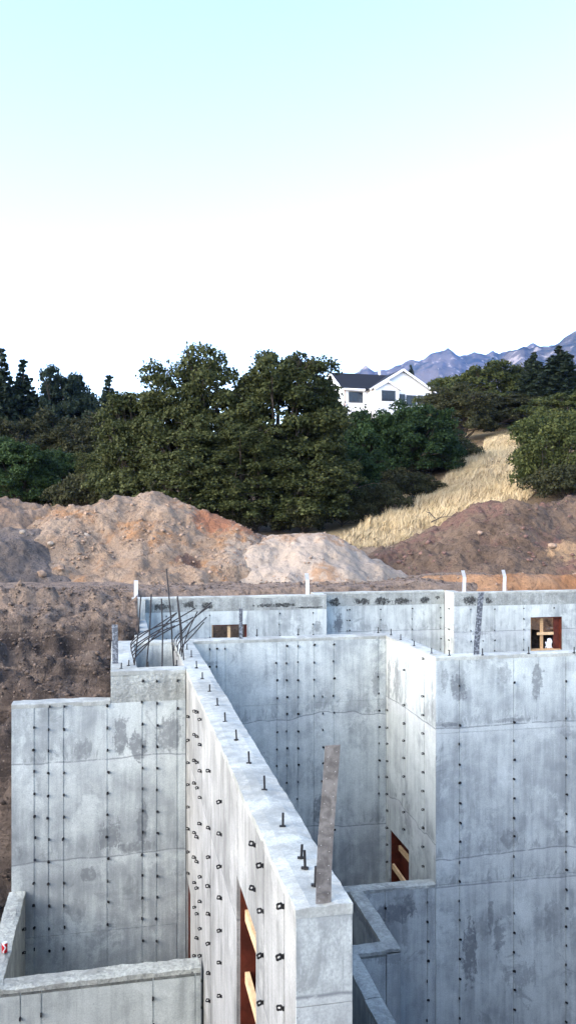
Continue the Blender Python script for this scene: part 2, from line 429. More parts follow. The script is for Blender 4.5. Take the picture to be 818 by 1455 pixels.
M['needle'] = leaf_mat('conifer_needles', (0.010, 0.018, 0.011), (0.022, 0.034, 0.020), (0.038, 0.052, 0.03))
t = NT('dry_grass')
isl = t.n('NewGeometry', {}, out=8)
cc = t.mix(t.rng(isl, 0.0, 1.0), (0.32, 0.23, 0.115), (0.58, 0.48, 0.315))
cc = t.mix(t.rng(t.noise(t.pos(), .5, 4), 0.42, 0.6, 0, .5), cc, (0.48, 0.38, 0.21))
M['grass'] = t.done(cc, 0.8)

# ground: brown excavated soil near the pit, straw-coloured hillside beyond
t = NT('ground_soil')
P = t.pos(); sp = t.n('SeparateXYZ', {0: P}).node
far = t.rng(t.math('ADD', sp.outputs[1], t.math('MULTIPLY', t.noise(P, .25, 4), 6)), 37, 43)
a = t.noise(P, 0.6, 7, 0.62, 0.5); b = t.noise(P, 3.6, 8, 0.7, 0.3); f = t.noise(P, 17, 6, 0.7)
lay = t.noise(t.scaled(P, (.35, .35, 2.6)), 1.0, 5, 0.6, 0.3)
c = t.mix(t.rng(a, 0.38, 0.62), (0.080, 0.060, 0.048), (0.155, 0.118, 0.092))
c = t.mix(t.rng(lay, 0.50, 0.62, 0, .65), c, (0.215, 0.165, 0.125))
c = t.mix(t.rng(lay, 0.36, 0.46, .7, 0), c, (0.045, 0.034, 0.027))
c = t.mix(t.rng(b, 0.54, 0.68, 0, .75), c, (0.035, 0.026, 0.021))
# trodden pale bench on the top of the bank
ben = t.math('MULTIPLY', t.rng(sp.outputs[2], ZC-2.62, ZC-2.35), t.rng(b, 0.35, 0.55))
c = t.mix(t.math('MULTIPLY', ben, .75), c, (0.29, 0.215, 0.16))
hillc = t.mix(t.rng(t.noise(P, .12, 4), 0.45, 0.6), (0.27, 0.20, 0.10), (0.15, 0.105, 0.06))
c = t.mix(far, c, hillc)
vo = t.n('TexVoronoi', {'Vector': P, 'Scale': 10.0})
vb = t.n('RGBToBW', {0: t.n('TexVoronoi', {'Vector': P, 'Scale': 10.0}, out=1)})
st = t.math('MULTIPLY', t.rng(vo, 0.12, 0.25, 1.0, 0.0), t.rng(vb, 0.62, 0.72))
c = t.mix(t.math('MULTIPLY', st, .6), c, (0.34, 0.28, 0.22))
c = t.mix(t.rng(f, 0.45, 0.75, 0, .5), c, (0.04, 0.03, 0.024))
vh = t.n('TexVoronoi', {'Vector': P, 'Scale': 5.0})
h = t.math('SUBTRACT', t.math('ADD', t.math('MULTIPLY', b, 1.5), t.math('MULTIPLY', f, .55)), t.math('MULTIPLY', vh, .6))
M['ground'] = t.done(c, 0.95, t.bump(h, 1.0, 0.16))

# ------------------------------------------------------------------ terrain
FLOOR = -8.4
ctrl = [(200, 832, 25.5), (400, 832, 26), (600, 830, 26.5), (800, 830, 26.5), (0, 835, 25), (-250, 835, 25),
        (300, 815, 34), (450, 812, 34), (600, 800, 34), (60, 800, 34), (760, 790, 34), (950, 780, 34),
        (490, 774, 40), (600, 752, 40), (700, 716, 44), (760, 712, 43), (818, 700, 43), (980, 690, 45),
        (560, 720, 55), (640, 662, 62), (700, 664, 60), (735, 640, 70), (712, 616, 86), (800, 640, 70), (980, 620, 70),
        (430, 757, 47), (300, 745, 48), (150, 724, 52), (60, 722, 60), (-80, 720, 60), (-300, 720, 60),
        (480, 720, 62), (540, 594, 118), (640, 582, 118), (460, 610, 118), (800, 570, 118), (1000, 560, 118),
        (300, 680, 110), (100, 705, 110), (-150, 710, 110), (400, 650, 110)]
cp = [pt(*q) for q in ctrl] + [(0, -1, -1.65), (-20, -10, -1.7), (20, -10, -1.7), (0, -60, -1.5), (-60, -60, -1.6), (60, -60, -1.4),
      (-30, 10, -1.9), (-60, 10, -1.5), (40, 10, -1.8), (70, 15, -0.5), (-12, 18, -2.1), (-90, 60, 0), (110, 60, 8), (-150, 0, 0), (150, 0, 4), (0, -150, -1)]
cp = np.array(cp)
def _tps(r2): return np.where(r2 > 1e-9, r2 * np.log(np.maximum(r2, 1e-9)), 0)
n_ = len(cp)
K = _tps(((cp[:, None, :2] - cp[None, :, :2])**2).sum(-1)) + np.eye(n_) * 30.0
Q = np.hstack([np.ones((n_, 1)), cp[:, :2]])
A = np.block([[K, Q], [Q.T, np.zeros((3, 3))]])
_w = np.linalg.solve(A, np.concatenate([cp[:, 2], [0, 0, 0]]))
def natural(x, y):
    x = np.asarray(x, float); y = np.asarray(y, float)
    r = np.sqrt(x*x + y*y); k = np.where(r > 150, 150/np.maximum(r, 1e-6), 1.0)
    xs, ys = x*k, y*k
    z = _w[n_] + _w[n_+1]*xs + _w[n_+2]*ys
    for i in range(n_):
        z = z + _w[i] * _tps((xs - cp[i, 0])**2 + (ys - cp[i, 1])**2)
    return z
def bankprof(tt):
    """terraced cut: 0 at the crest, 1 at the floor"""
    xs = [0, .10, .16, .30, .34, .46, .50, .60, .66, .78, .84, 1.0]
    zs = [0, .02, .10, .115, .21, .23, .36, .40, .58, .66, .86, 1.0]
    return np.interp(tt, xs, zs)
def ground_h(x, y):
    x = np.asarray(x, float); y = np.asarray(y, float)
    z = natural(x, y)
    near = sstep(60, 30, np.sqrt(x*x + y*y))
    z = z + fbm(x*.35, y*.35, 0, 5) * .16 * near
    wob = fbm(x*.5, y*.5, 3.0, 4)
    # back bank: a steep trench side behind the far walls, a long terraced slope left of them
    xb = np.where(y > 14.75, 0.57, 0.10)
    left = sstep(xb+.04, xb-.04, x)
    crest = 24.9 + wob*.35 - left*.6
    wid = 1.7 + left * (12.6 + wob*.8)
    dB = (crest - y) / wid + left * fbm(x*.8, y*1.3, 5.0, 4) * .10
    dL = (x + 12.0 + wob*.5) / 6.0
    dR = (24.0 + wob*.5 - x) / 5.0
    dN = (y - 0.75 - wob*.05) / 1.6
    tt = np.minimum(np.minimum(dB, dL), np.minimum(dR, dN))
    p = bankprof(np.clip(tt, 0, 1))
    yb = np.where(x > 9.57, 22.43, np.where(x > 5.58, 23.13, 22.58))
    fl = np.where((y > yb) & (x > .45), -4.3, FLOOR)
    z2 = z + (fl - z) * p
    edge = sstep(0, .12, tt) * (1 - sstep(.9, 1.0, tt))
    z2 = z2 + edge * left * (fbm(x*.45 + fbm(x*.9, y*.9, 6.0, 3)*.5, y*1.5, 8.0, 6) * .42 + ridged(x*.5, y*1.2, 3) * .10 + fbm(x*4.5, y*6, 1.0, 5, .6) * .10)
    z2 = z2 + sstep(.98, 1.0, tt) * fbm(x*.9, y*.9, 2.0, 4) * .06
    return z2

def lines(segs):
    out = []
    for a0, a1, st in segs:
        out += list(np.arange(a0, a1 - 1e-6, st))
    return np.array(out)
def geo(a0, st, ratio, end):
    o = []; v = a0; s_ = st
    while v < end:
        o.append(v); v += s_; s_ *= ratio
    o.append(end); return o
gx = np.concatenate([-np.array(geo(14, .8, 1.14, 5200))[::-1], lines([(-13.5, -6, .5), (-6, 1.0, .075), (1.0, 17, .2), (17, 34, .5)]), np.array(geo(34, .8, 1.14, 5200))])
gy = np.concatenate([-np.array(geo(3, .5, 1.18, 5200))[::-1], lines([(-2.5, 3, .2), (3, 11.5, .4), (11.5, 26.2, .075), (26.2, 40, .3), (40, 130, .9)]), np.array(geo(130, 2, 1.14, 5200))])
GX, GY = np.meshgrid(gx, gy)
GZ = ground_h(GX, GY) + ZC
nx, ny = len(gx), len(gy)
idx = np.arange(nx*ny).reshape(ny, nx)
F = np.stack([idx[:-1, :-1], idx[:-1, 1:], idx[1:, 1:], idx[1:, :-1]], -1).reshape(-1, 4)
ground = obj('ground', mesh_np('ground', np.stack([GX, GY, GZ], -1).reshape(-1, 3), F, True), M['ground'])
tag(ground, 'brown excavated soil and the straw coloured hillside behind', None, kind='structure')
def gh(x, y): return float(ground_h(np.array([x]), np.array([y]))[0])

# mountains
def mountain(name, label, prof, d, depth, mat, seed):
    px = np.array([p[0] for p in prof], float); py = np.array([p[1] for p in prof], float)
    u = np.linspace(px[0], px[-1], 260); v = np.linspace(0, 1, 46)
    top = (735 - np.interp(u, px, py)) / 1180.0 * d
    VV, UU = np.meshgrid(v, u)
    Htop = np.repeat(top[:, None], len(v), 1)
    dd = d - VV * depth
    a = (UU - 409) / 1180.0
    X = (math.sin(YAW) + a*math.cos(YAW)) * dd; Y = (math.cos(YAW) - a*math.sin(YAW)) * dd
    prof_z = (1 - VV)**1.15
    rg = ridged(X/420.0 + seed, Y/620.0, 5)
    Z = Htop * prof_z + rg * d * .013 * np.sin(np.pi*np.clip(VV*1.0+.08, 0, 1))**.6 + fbm(X/60., Y/60., seed, 5) * d*.0022
    Z = np.where(VV >= .999, -40, Z)
    idx = np.arange(X.size).reshape(X.shape)
    F = np.stack([idx[:-1, :-1], idx[:-1, 1:], idx[1:, 1:], idx[1:, :-1]], -1).reshape(-1, 4)
    # back slope so the ridge is a solid body
    n0 = X.size
    bX = (math.sin(YAW) + (u-409)/1180.*math.cos(YAW))*(d+depth*.7); bY = (math.cos(YAW) - (u-409)/1180.*math.sin(YAW))*(d+depth*.7)
    V = np.vstack([np.stack([X, Y, Z+ZC], -1).reshape(-1, 3), np.stack([bX, bY, np.full_like(bX, -40)], -1)])
    bi = n0 + np.arange(len(u))
    F2 = np.stack([idx[:-1, 0], bi[:-1], bi[1:], idx[1:, 0]], -1)
    o = obj(name, mesh_np(name, V, np.vstack([F, F2]), True), mat)
    return tag(o, label, None, kind='structure')
t = NT('mountain_rock')
P = t.pos()
n1 = t.noise(t.scaled(P, (.006, .006, .012)), 1.0, 9, 0.68, 0.4)
n2 = t.noise(t.scaled(P, (.02, .02, .008)), 1.0, 6, 0.65)
c = t.mix(t.rng(n1, 0.40, 0.56), (0.016, 0.022, 0.022), (0.075, 0.068, 0.066))
c = t.mix(t.rng(n2, 0.56, 0.64, 0, .8), c, (0.24, 0.215, 0.205))
M['mountain'] = t.done(c, 0.95, t.bump(n1, 1.0, 30.0))
mountain('mountain', 'distant blue mountain ridge behind the white house', [(430, 560), (470, 545), (505, 530), (512, 526), (522, 523), (532, 526), (545, 522), (560, 520), (578, 519), (592, 517), (606, 512), (620, 509), (632, 507), (640, 504), (652, 507), (662, 508), (674, 504), (690, 507), (700, 504), (708, 510), (730, 505), (760, 500), (900, 480)],
         4200, 1500, M['mountain'], 2.0)
mountain('mountain', 'rocky mountain shoulder with pale scree rising at the right edge', [(640, 560), (690, 530), (704, 512), (716, 506), (726, 499), (738, 490), (744, 488), (752, 492), (762, 486), (772, 490), (780, 487), (790, 482), (800, 474), (808, 470), (818, 464), (834, 462), (860, 446), (920, 425), (1000, 430), (1100, 470)],
         3000, 1300, M['mountain'], 5.0)

# ------------------------------------------------------------------ spoil heaps
ICO_V = []
ICO_F = None
def _ico():
    global ICO_V, ICO_F
    bm = bmesh.new(); bmesh.ops.create_icosphere(bm, subdivisions=1, radius=1.0)
    ICO_V = np.array([v.co[:] for v in bm.verts]); bm.verts.index_update()
    ICO_F = np.array([[v.index for v in f.verts] for f in bm.faces]); bm.free()
_ico()
def clods(name, P, sizes, mat, parent=None):
    """many small angular clods as one body of loose material"""
    n = len(P); k = len(ICO_V)
    V = np.repeat(ICO_V[None], n, 0) * (1 + nrng.uniform(-.45, .35, (n, k, 1)))
    sc = np.stack([sizes*nrng.uniform(.7, 1.3, n), sizes*nrng.uniform(.7, 1.3, n), sizes*nrng.uniform(.45, .9, n)], -1)
    V = V * sc[:, None, :]
    an = nrng.uniform(0, 6.28, n); c, s = np.cos(an)[:, None], np.sin(an)[:, None]
    V = np.stack([V[..., 0]*c - V[..., 1]*s, V[..., 0]*s + V[..., 1]*c, V[..., 2]], -1) + P[:, None, :]
    Fi = (ICO_F[None] + (np.arange(n)*k)[:, None, None]).reshape(-1, 3)
    o = obj(name, mesh_np(name, V.reshape(-1, 3), Fi), mat, parent)
    o['kind'] = 'stuff'
    return o

def heap(name, label, crest, mat, cmat, slope=.62, step=.075, rough=.12, rill=.0, nclod=900, csize=.05, seed=0.0, base=-2.55, round_=.3, ymin=-99):
    """loose material dumped along a crest line: a union of cones at the angle of repose"""
    pts = np.array([(*ray(px, d), -(py-735)/1180.0*d) for px, py, d in crest])
    seg = np.concatenate([[0], np.cumsum(np.linalg.norm(np.diff(pts[:, :2], axis=0), axis=1))])
    u = np.arange(0, seg[-1], .16)
    cx = np.interp(u, seg, pts[:, 0]); cy = np.interp(u, seg, pts[:, 1]); cz = np.interp(u, seg, pts[:, 2])
    reach = max((cz.max()-base)/slope, .5) + .3
    gx_ = np.arange(cx.min()-reach, cx.max()+reach, step); gy_ = np.arange(max(cy.min()-reach, ymin), cy.max()+reach*.7, step)
    X, Y = np.meshgrid(gx_, gy_, indexing='ij')
    # wobbling contours instead of straight flanks
    wx = X + fbm(X*.45+seed, Y*.45, seed, 4)*.55; wy = Y + fbm(X*.45+seed+50, Y*.45, seed, 4)*.55
    Z = np.full(X.shape, -99.0)
    for i in range(len(u)):
        dd = np.sqrt((wx-cx[i])**2 + (wy-cy[i])**2 + round_**2) - round_
        Z = np.maximum(Z, cz[i] - slope*dd)
    # concave toe and slumped steps
    hh = np.clip((Z-base)/max(cz.max()-base, .1), 0, 1)
    Z = Z + .10*np.sin(hh*9 + fbm(X*.5, Y*.5, seed+3, 3)*3)*rough/.12*.6
    Z = Z + fbm(X*.9+seed, Y*.9, seed, 5)*rough*1.1 + fbm(X*3.6+seed, Y*3.6, seed, 4)*rough*.55 + np.maximum(fbm(X*2.1, Y*2.1, seed+7, 3), 0)**2*rough*.7
    Z = Z + rill*(ridged(X*1.2+seed, Y*.35+seed, 3)-1.0)*.7
    keep = (Z > base)
    kf = keep[:-1, :-1] | keep[1:, :-1] | keep[1:, 1:] | keep[:-1, 1:]
    idx = np.arange(X.size).reshape(X.shape)
    F = np.stack([idx[:-1, :-1], idx[1:, :-1], idx[1:, 1:], idx[:-1, 1:]], -1)[kf]
    used = np.unique(F); remap = np.zeros(X.size, int); remap[used] = np.arange(len(used))
    V = np.stack([X, Y, Z+ZC], -1).reshape(-1, 3)[used]; F = remap[F]
    o0 = np.array([float(cx.mean()), float(cy.mean()), base+ZC])
    root = thing(name, label, 'dirt heap', tuple(o0), group='spoil heaps behind the foundation')
    obj('mound', mesh_np('mound', V - o0, F, True), mat, root)
    # loose clods, more of them towards the foot and in drifts
    w = np.exp(-((V[:, 2]-ZC-base)/1.1)) + .25
    w = w * np.clip(.35 + fbm(V[:, 0]*.6, V[:, 1]*.6, seed+4, 3), .02, 2)
    ii = nrng.choice(len(V), nclod, p=w/w.sum())
    P = V[ii] - o0 + nrng.normal(0, .04, (nclod, 3))*np.array([1, 1, 0])
    clods('loose_clods', P, csize*(.35 + nrng.pareto(3.2, nclod)*.9).clip(.35, 1.9), cmat, root)
    return root

heap('dirt_heap', 'greyish tan spoil heap at the left edge of the photo', [(-140, 712, 33), (-60, 704, 33), (0, 706, 33), (30, 709, 33), (60, 712, 33), (95, 718, 33)],
     M['soil_left'], M['clod_tan'], seed=3.3, nclod=2000, rough=.14)
heap('dirt_heap', 'largest tan spoil heap with its double peak and orange patches', [(118, 732, 32), (140, 710, 32.5), (155, 703, 32.5), (180, 706, 32.5), (205, 702, 32.5), (218, 699, 32.5), (232, 706, 32.5), (255, 716, 32.3), (282, 727, 32), (300, 727, 32), (330, 742, 31.5), (346, 750, 31.2), (362, 759, 31), (378, 770, 30.7)],
     M['soil_tan'], M['clod_tan'], seed=7.1, nclod=4200, rough=.13)
heap('dirt_heap', 'dark grey soil heap low in front of the tan heaps', [(-90, 748, 29.3), (-20, 752, 29.3), (20, 754, 29.3), (42, 766, 29.3), (55, 778, 29.2)],
     M['soil_dark'], M['clod_dark'], seed=11.7, nclod=900, rough=.12)
heap('dirt_heap', 'smooth pale sand heap right of the tan heap', [(385, 768, 30.6), (398, 760, 30.8), (420, 757, 30.8), (445, 754, 30.8), (466, 760, 30.8), (484, 772, 30.8), (498, 784, 30.6)],
     M['soil_sand'], M['clod_tan'], seed=17.9, nclod=1500, rough=.08, csize=.04, slope=.6)
heap('dirt_heap', 'reddish brown spoil heap below the golden grass', [(520, 790, 34), (560, 776, 34), (600, 760, 34), (640, 745, 34.5), (664, 733, 34.5), (690, 722, 34.5), (712, 713, 34.5), (735, 716, 34.5), (752, 722, 34.8), (775, 722, 35), (800, 714, 35), (830, 710, 35), (900, 708, 35), (980, 720, 35)],
     M['soil_brown'], M['clod_brown'], seed=23.5, nclod=2600, rough=.2, csize=.065, slope=.5)
heap('dirt_heap', 'low orange subsoil ridge directly behind the right far wall', [(560, 838, 27.2), (600, 828, 27.2), (625, 819, 27.2), (660, 816, 27.2), (700, 818, 27.2), (740, 815, 27.2), (790, 818, 27.2), (850, 816, 27.2), (930, 822, 27.2)],
     M['soil_orange'], M['clod_tan'], seed=29.3, nclod=300, rough=.05, round_=.1, slope=.8, csize=.035)

def wpx(x, y, z): # photo column and row of a place, to reuse heap()
    d = x*math.sin(YAW)+y*math.cos(YAW); return (409+1180*(x*math.cos(YAW)-y*math.sin(YAW))/d, 735-1180*z/d, d)
heap('dirt_heap', 'orange soil showing through the square window', [wpx(11.2, 23.75, -2.75), wpx(12.4, 23.75, -2.8), wpx(13.6, 23.75, -2.75)], M['soil_orange'], M['clod_tan'], slope=.75, seed=41.0, base=-4.4, rough=.08, nclod=200, csize=.04, round_=.1, ymin=22.75)
heap('dirt_heap', 'brown soil showing through the small far window', [wpx(2.2, 23.8, -2.9), wpx(3.7, 23.8, -2.9)], M['soil_brown'], M['clod_brown'], slope=.75, seed=43.0, base=-4.4, rough=.08, nclod=200, csize=.04, round_=.1, ymin=22.85)

# loose clods on the cut bank
xs = nrng.uniform(-5.5, .35, 10000); ys = nrng.uniform(13.2, 26.0, 10000)
zs = ground_h(xs, ys) + ZC
bank = clods('bank_clods', np.stack([xs, ys, zs], -1), .036*(.35 + nrng.pareto(3.0, len(xs))*.9).clip(.35, 1.7), M['soil_clod'])
tag(bank, 'loose clods and pebbles strewn over the left cut bank', 'soil clods', kind='stuff')
xs = nrng.uniform(.6, 18, 2200); ys = nrng.uniform(24.6, 27.5, 2200)
bank = clods('bench_clods', np.stack([xs, ys, ground_h(xs, ys) + ZC], -1), .035*(.35 + nrng.pareto(3.0, len(xs))*.9).clip(.35, 3.0), M['soil_clod'])
tag(bank, 'loose clods along the bench behind the far walls', 'soil clods', kind='stuff')

# single larger rocks one can pick out
def rock(px, py, d, w, label, mat, zoff=None):
    x, y, z = pt(px, py, d)
    V = ICO_V.copy(); bm = bmesh.new()
    bmesh.ops.create_icosphere(bm, subdivisions=2, radius=1.0)
    s = nrng.uniform(0, 99)
    for v_ in bm.verts:
        c = v_.co
        k = 1 + .32*float(vnoise(np.array([c.x*1.4+s]), np.array([c.y*1.4]), np.array([c.z*1.4+s]))[0])
        v_.co = Vector((c.x*k*w*.5, c.y*k*w*.4, c.z*k*w*.36))
    me = bpy.data.meshes.new('rock'); bm.to_mesh(me); bm.free()
    o = obj('rock', me, mat, loc=(x, y, z+ZC), rot=(0, 0, rng.uniform(0, 6)))
    tag(o, label, 'rock', 'single rocks among the spoil heaps')
rock(122, 763, 29.85, .42, 'pale wedge shaped rock on the left flank of the tan heap', M['rock'])
rock(32, 756, 29.0, .24, 'small pale rock on top of the dark grey heap', M['rock'])
rock(72, 772, 28.9, .22, 'pale rock at the edge between dark heap and tan heap', M['rock'])
rock(60, 815, 27.2, .32, 'flat tan rock at the foot of the dark grey heap', M['clod_tan'])
rock(87, 806, 27.6, .30, 'brown rock at the right flank of the dark grey heap', M['clod_tan'])
rock(716, 763, 31.8, .42, 'round dark clod standing out of the reddish brown heap', M['clod_brown'])
rock(681, 757, 32, .26, 'tan stone high on the reddish brown heap', M['clod_tan'])
rock(784, 776, 30.2, .30, 'flat stone at the right end of the reddish brown heap', M['clod_tan'])
rock(462, 768, 30.0, .22, 'white stone near the top of the pale sand heap', M['rock'])

# ------------------------------------------------------------------ concrete walls
PR = 0.010                                            # panel proud of the core
def wall(name, label, ax, a0, a1, u0, u1, z1, z0=FLOOR-.3, openings=(), group='poured concrete foundation walls', core=None):
    """ax 'y': thickness along Y in [a0,a1], runs along X; ax 'x': thickness along X, runs along Y. Core keeps PR behind the faces."""
    mid = ((u0+u1)/2, (a0+a1)/2) if ax == 'y' else ((a0+a1)/2, (u0+u1)/2)
    root = thing(name, label, 'concrete wall', (mid[0], mid[1], z0+ZC), group=group)
    root['kind'] = 'thing'
    b0, b1 = a0 + PR, a1 - PR
    us = sorted({u0, u1, *[o[0] for o in openings], *[o[1] for o in openings]})
    us = [x for x in us if u0 <= x <= u1]
    zs = sorted({z0, z1, *[max(o[2], z0) for o in openings], *[min(o[3], z1) for o in openings]})
    def solid(i, j):
        if i < 0 or j < 0 or i >= len(us)-1 or j >= len(zs)-1: return False
        uc, zc = (us[i]+us[i+1])/2, (zs[j]+zs[j+1])/2
        return not any(o[0] < uc < o[1] and o[2] < zc < o[3] for o in openings)
    mb = MB()
    def P(u, a, z): return (u, a, z) if ax == 'y' else (a, u, z)
    def quad(*q):
        q = list(q)
        if ax == 'x': q.reverse()
        mb.face([P(*p) for p in q])
    for i in range(len(us)-1):
        for j in range(len(zs)-1):
            if not solid(i, j): continue
            ua, ub, za, zb = us[i], us[i+1], zs[j], zs[j+1]
            quad((ua,b0,za),(ub,b0,za),(ub,b0,zb),(ua,b0,zb))
            quad((ub,b1,za),(ua,b1,za),(ua,b1,zb),(ub,b1,zb))
            if not solid(i-1, j): quad((ua,b1,za),(ua,b0,za),(ua,b0,zb),(ua,b1,zb))
            if not solid(i+1, j): quad((ub,b0,za),(ub,b1,za),(ub,b1,zb),(ub,b0,zb))
            if not solid(i, j+1): quad((ua,b0,zb),(ub,b0,zb),(ub,b1,zb),(ua,b1,zb))
            if not solid(i, j-1): quad((ua,b1,za),(ub,b1,za),(ub,b0,za),(ua,b0,za))
    mb.v = [(a_, b_, c_ - .035 if abs(c_-z1) < 1e-6 else c_) for a_, b_, c_ in mb.v]
    mb.build('wall_core', core or M['conc_low'], root)
    return root

def panels(root, ax, a, side, us, zs, mat, openings=(), rowmats=None, gap=(.010, .022)):
    """form panels on the face at coordinate a (its outer plane), side -1/+1 = outward direction; seams stay open between them"""
    inner = a - side*(PR + .0015)
    zs = list(zs)
    if min(abs(zs[-1]-q) for q in (-2.16, -5.64, -5.10, -2.56, -2.69)) < 1e-6: zs[-1] -= .03
    for j in range(len(zs)-1):
        for i in range(len(us)-1):
            g0 = 0.0 if i == 0 else rng.uniform(*gap)/2
            g1 = 0.0 if i == len(us)-2 else rng.uniform(*gap)/2
            h0 = 0.0 if j == 0 else .003
            h1 = 0.0 if j == len(zs)-2 else .003
            ua, ub, za, zb = us[i]+g0, us[i+1]-g1, zs[j]+h0, zs[j+1]-h1
            cu = sorted({ua, ub, *[x for o in openings for x in o[:2] if ua < x < ub]})
            cz = sorted({za, zb, *[x for o in openings for x in o[2:4] if za < x < zb]})
            mb = MB()
            ao = a - side*rng.uniform(0, .0022)
            tl = rng.uniform(-.0012, .0012)
            for p in range(len(cu)-1):
                for q in range(len(cz)-1):
                    uc, zc = (cu[p]+cu[p+1])/2, (cz[q]+cz[q+1])/2
                    if any(o[0] < uc < o[1] and o[2] < zc < o[3] for o in openings): continue
                    lo, hi = min(ao, inner), max(ao, inner)
                    if ax == 'y': mb.box(cu[p], cu[p+1], lo, hi, cz[q], cz[q+1])
                    else: mb.box(lo, hi, cu[p], cu[p+1], cz[q], cz[q+1])
            if mb.v:
                mm = rowmats[j] if rowmats and rowmats[j] else mat
                mb.build('panel', mm, root)

def cap(root, ax, a0, a1, u0, u1, z, mat, jit=.006, thick=.06, step=.045, name='wall_top'):
    """trowelled wall top with slightly ragged arrises"""
    n = max(2, int((u1-u0)/step)); us = np.linspace(u0, u1, n+1)
    m = 5; ws = np.linspace(0, 1, m)
    e0 = a0 - .003 + fbm(us*3.3, us*0+a0, 1.0, 5, .7)*jit*.6; e1 = a1 + .003 + fbm(us*3.3+40, us*0+a1, 2.0, 5, .7)*jit*.6
    Z = z + fbm(us[:, None]*1.7 + ws[None]*.0, ws[None]*3 + a0*7 + us[:, None]*0, 4.0, 4)*jit*.9
    Z[:, 0] -= .004 + np.abs(vnoise(us*9, us*0+3))*jit*1.6; Z[:, -1] -= .004 + np.abs(vnoise(us*9+50, us*0+5))*jit*1.6
    Am = e0[:, None] + (e1-e0)[:, None]*ws[None]
    V = []; 
    for i in range(n+1):
        row = [(us[i], e0[i], z-thick)] + [(us[i], Am[i, k], Z[i, k]) for k in range(m)] + [(us[i], e1[i], z-thick)]
        V += row
    w = m + 2; F = []
    for i in range(n):
        for k in range(w-1):
            F.append((i*w+k, i*w+w+k, i*w+w+k+1, i*w+k+1) if ax == 'x' else (i*w+k, i*w+k+1, i*w+w+k+1, i*w+w+k))
    F.append(tuple(range(w)) if ax == 'x' else tuple(reversed(range(w))))
    F.append(tuple(reversed(range(n*w, n*w+w))) if ax == 'x' else tuple(range(n*w, n*w+w)))
    mb = MB(); mb.v = [(p[0], p[1], p[2]) if ax == 'y' else (p[1], p[0], p[2]) for p in V]
    mb.f = [tuple(reversed(f)) for f in F]
    mb.build(name, mat, root)

# form tie: flat steel tab with an eye, local +X points out of the wall
def tie_mesh(th, name):
    bm = bmesh.new(); N = 12
    L, Hh = .052, .021
    outer, inner = [], []
    for k in range(N):
        t_ = 2*math.pi*k/N
        c, s = math.cos(t_), math.sin(t_)
        m_ = max(abs(c), abs(s)); q = .80 + .2*(1-m_)/(1-.7071)
        ox, oz = c/m_*q*.021 + .029, s/m_*q*Hh
        outer.append((ox, oz)); inner.append((.030 + c*.0090, s*.0090))
    rows = [[bm.verts.new((x, y, z)) for x, z in ring] for y in (-th/2, th/2) for ring in (outer, inner)]
    o0, i0, o1, i1 = rows
    for k in range(N):
        k2 = (k+1) % N
        bm.faces.new((o0[k], o0[k2], i0[k2], i0[k])); bm.faces.new((o1[k2], o1[k], i1[k], i1[k2]))
        bm.faces.new((o0[k2], o0[k], o1[k], o1[k2])); bm.faces.new((i0[k], i0[k2], i1[k2], i1[k]))
    # shank into the wall
    vv = [bm.verts.new(p) for p in ((-.008,-th/2,-.021),(.012,-th/2,-.021),(.012,th/2,-.021),(-.008,th/2,-.021),(-.008,-th/2,.006),(.012,-th/2,.006),(.012,th/2,.006),(-.008,th/2,.006))]
    for q in ((3,2,1,0),(4,5,6,7),(0,1,5,4),(1,2,6,5),(2,3,7,6),(3,0,4,7)): bm.faces.new([vv[i] for i in q])
    me = bpy.data.meshes.new(name); bm.to_mesh(me); bm.free(); me.materials.append(M['steel']); return me
TIE_SIDE, TIE_FRONT = tie_mesh(.007, 'form_tie_side'), tie_mesh(.016, 'form_tie_front')
def ties(root, ax, a, side, spots, s=1.0):
    for (u, z) in spots:
        if rng.random() < .035: continue                # snapped off
        u += rng.uniform(-.008, .008); z += rng.uniform(-.008, .008)
        loc = (u, a, z) if ax == 'y' else (a, u, z)
        if ax == 'y': rot = (0, rng.uniform(-.35, .35), (-math.pi/2 if side < 0 else math.pi/2) + rng.uniform(-.5, .5))
        else: rot = (rng.uniform(-.12, .12), rng.uniform(-.3, .3), (math.pi if side < 0 else 0) + rng.uniform(-.25, .25))
        o = obj('form_tie', TIE_FRONT if ax == 'y' else TIE_SIDE, None, root,
                (loc[0]-root.location.x, loc[1]-root.location.y, loc[2]+ZC-root.location.z), rot)
        k = s*(rng.uniform(.82, 1.02) if ax == 'y' else rng.uniform(.98, 1.15)); o.scale = (k, 1, k)
def column(u, z0, n, step=.3035, skip=()): return [(u, z0 - step*i) for i in range(n) if i not in skip]

mb = MB(); mb.tube([(0,0,-.02),(0,0,.095)], .0085, 8); mb.box(-.024, .020, -.009, .009, 0.0, .010)
BOLT = mesh('anchor_bolt', mb.v, mb.f); BOLT.materials.append(M['steel'])
def bolts(root, spots, z=-2.15):
    for (x, y) in spots:
        o = obj('anchor_bolt', BOLT, None, root, (x-root.location.x, y-root.location.y, z+ZC-root.location.z), (rng.uniform(-.06,.06), rng.uniform(-.06,.06), rng.uniform(-.5,.5)))
        o.scale = (1, 1, rng.uniform(.85, 1.25))
def ground_pt(px, py, z):
    d = -z*1180.0/(py-735); return ray(px, d)

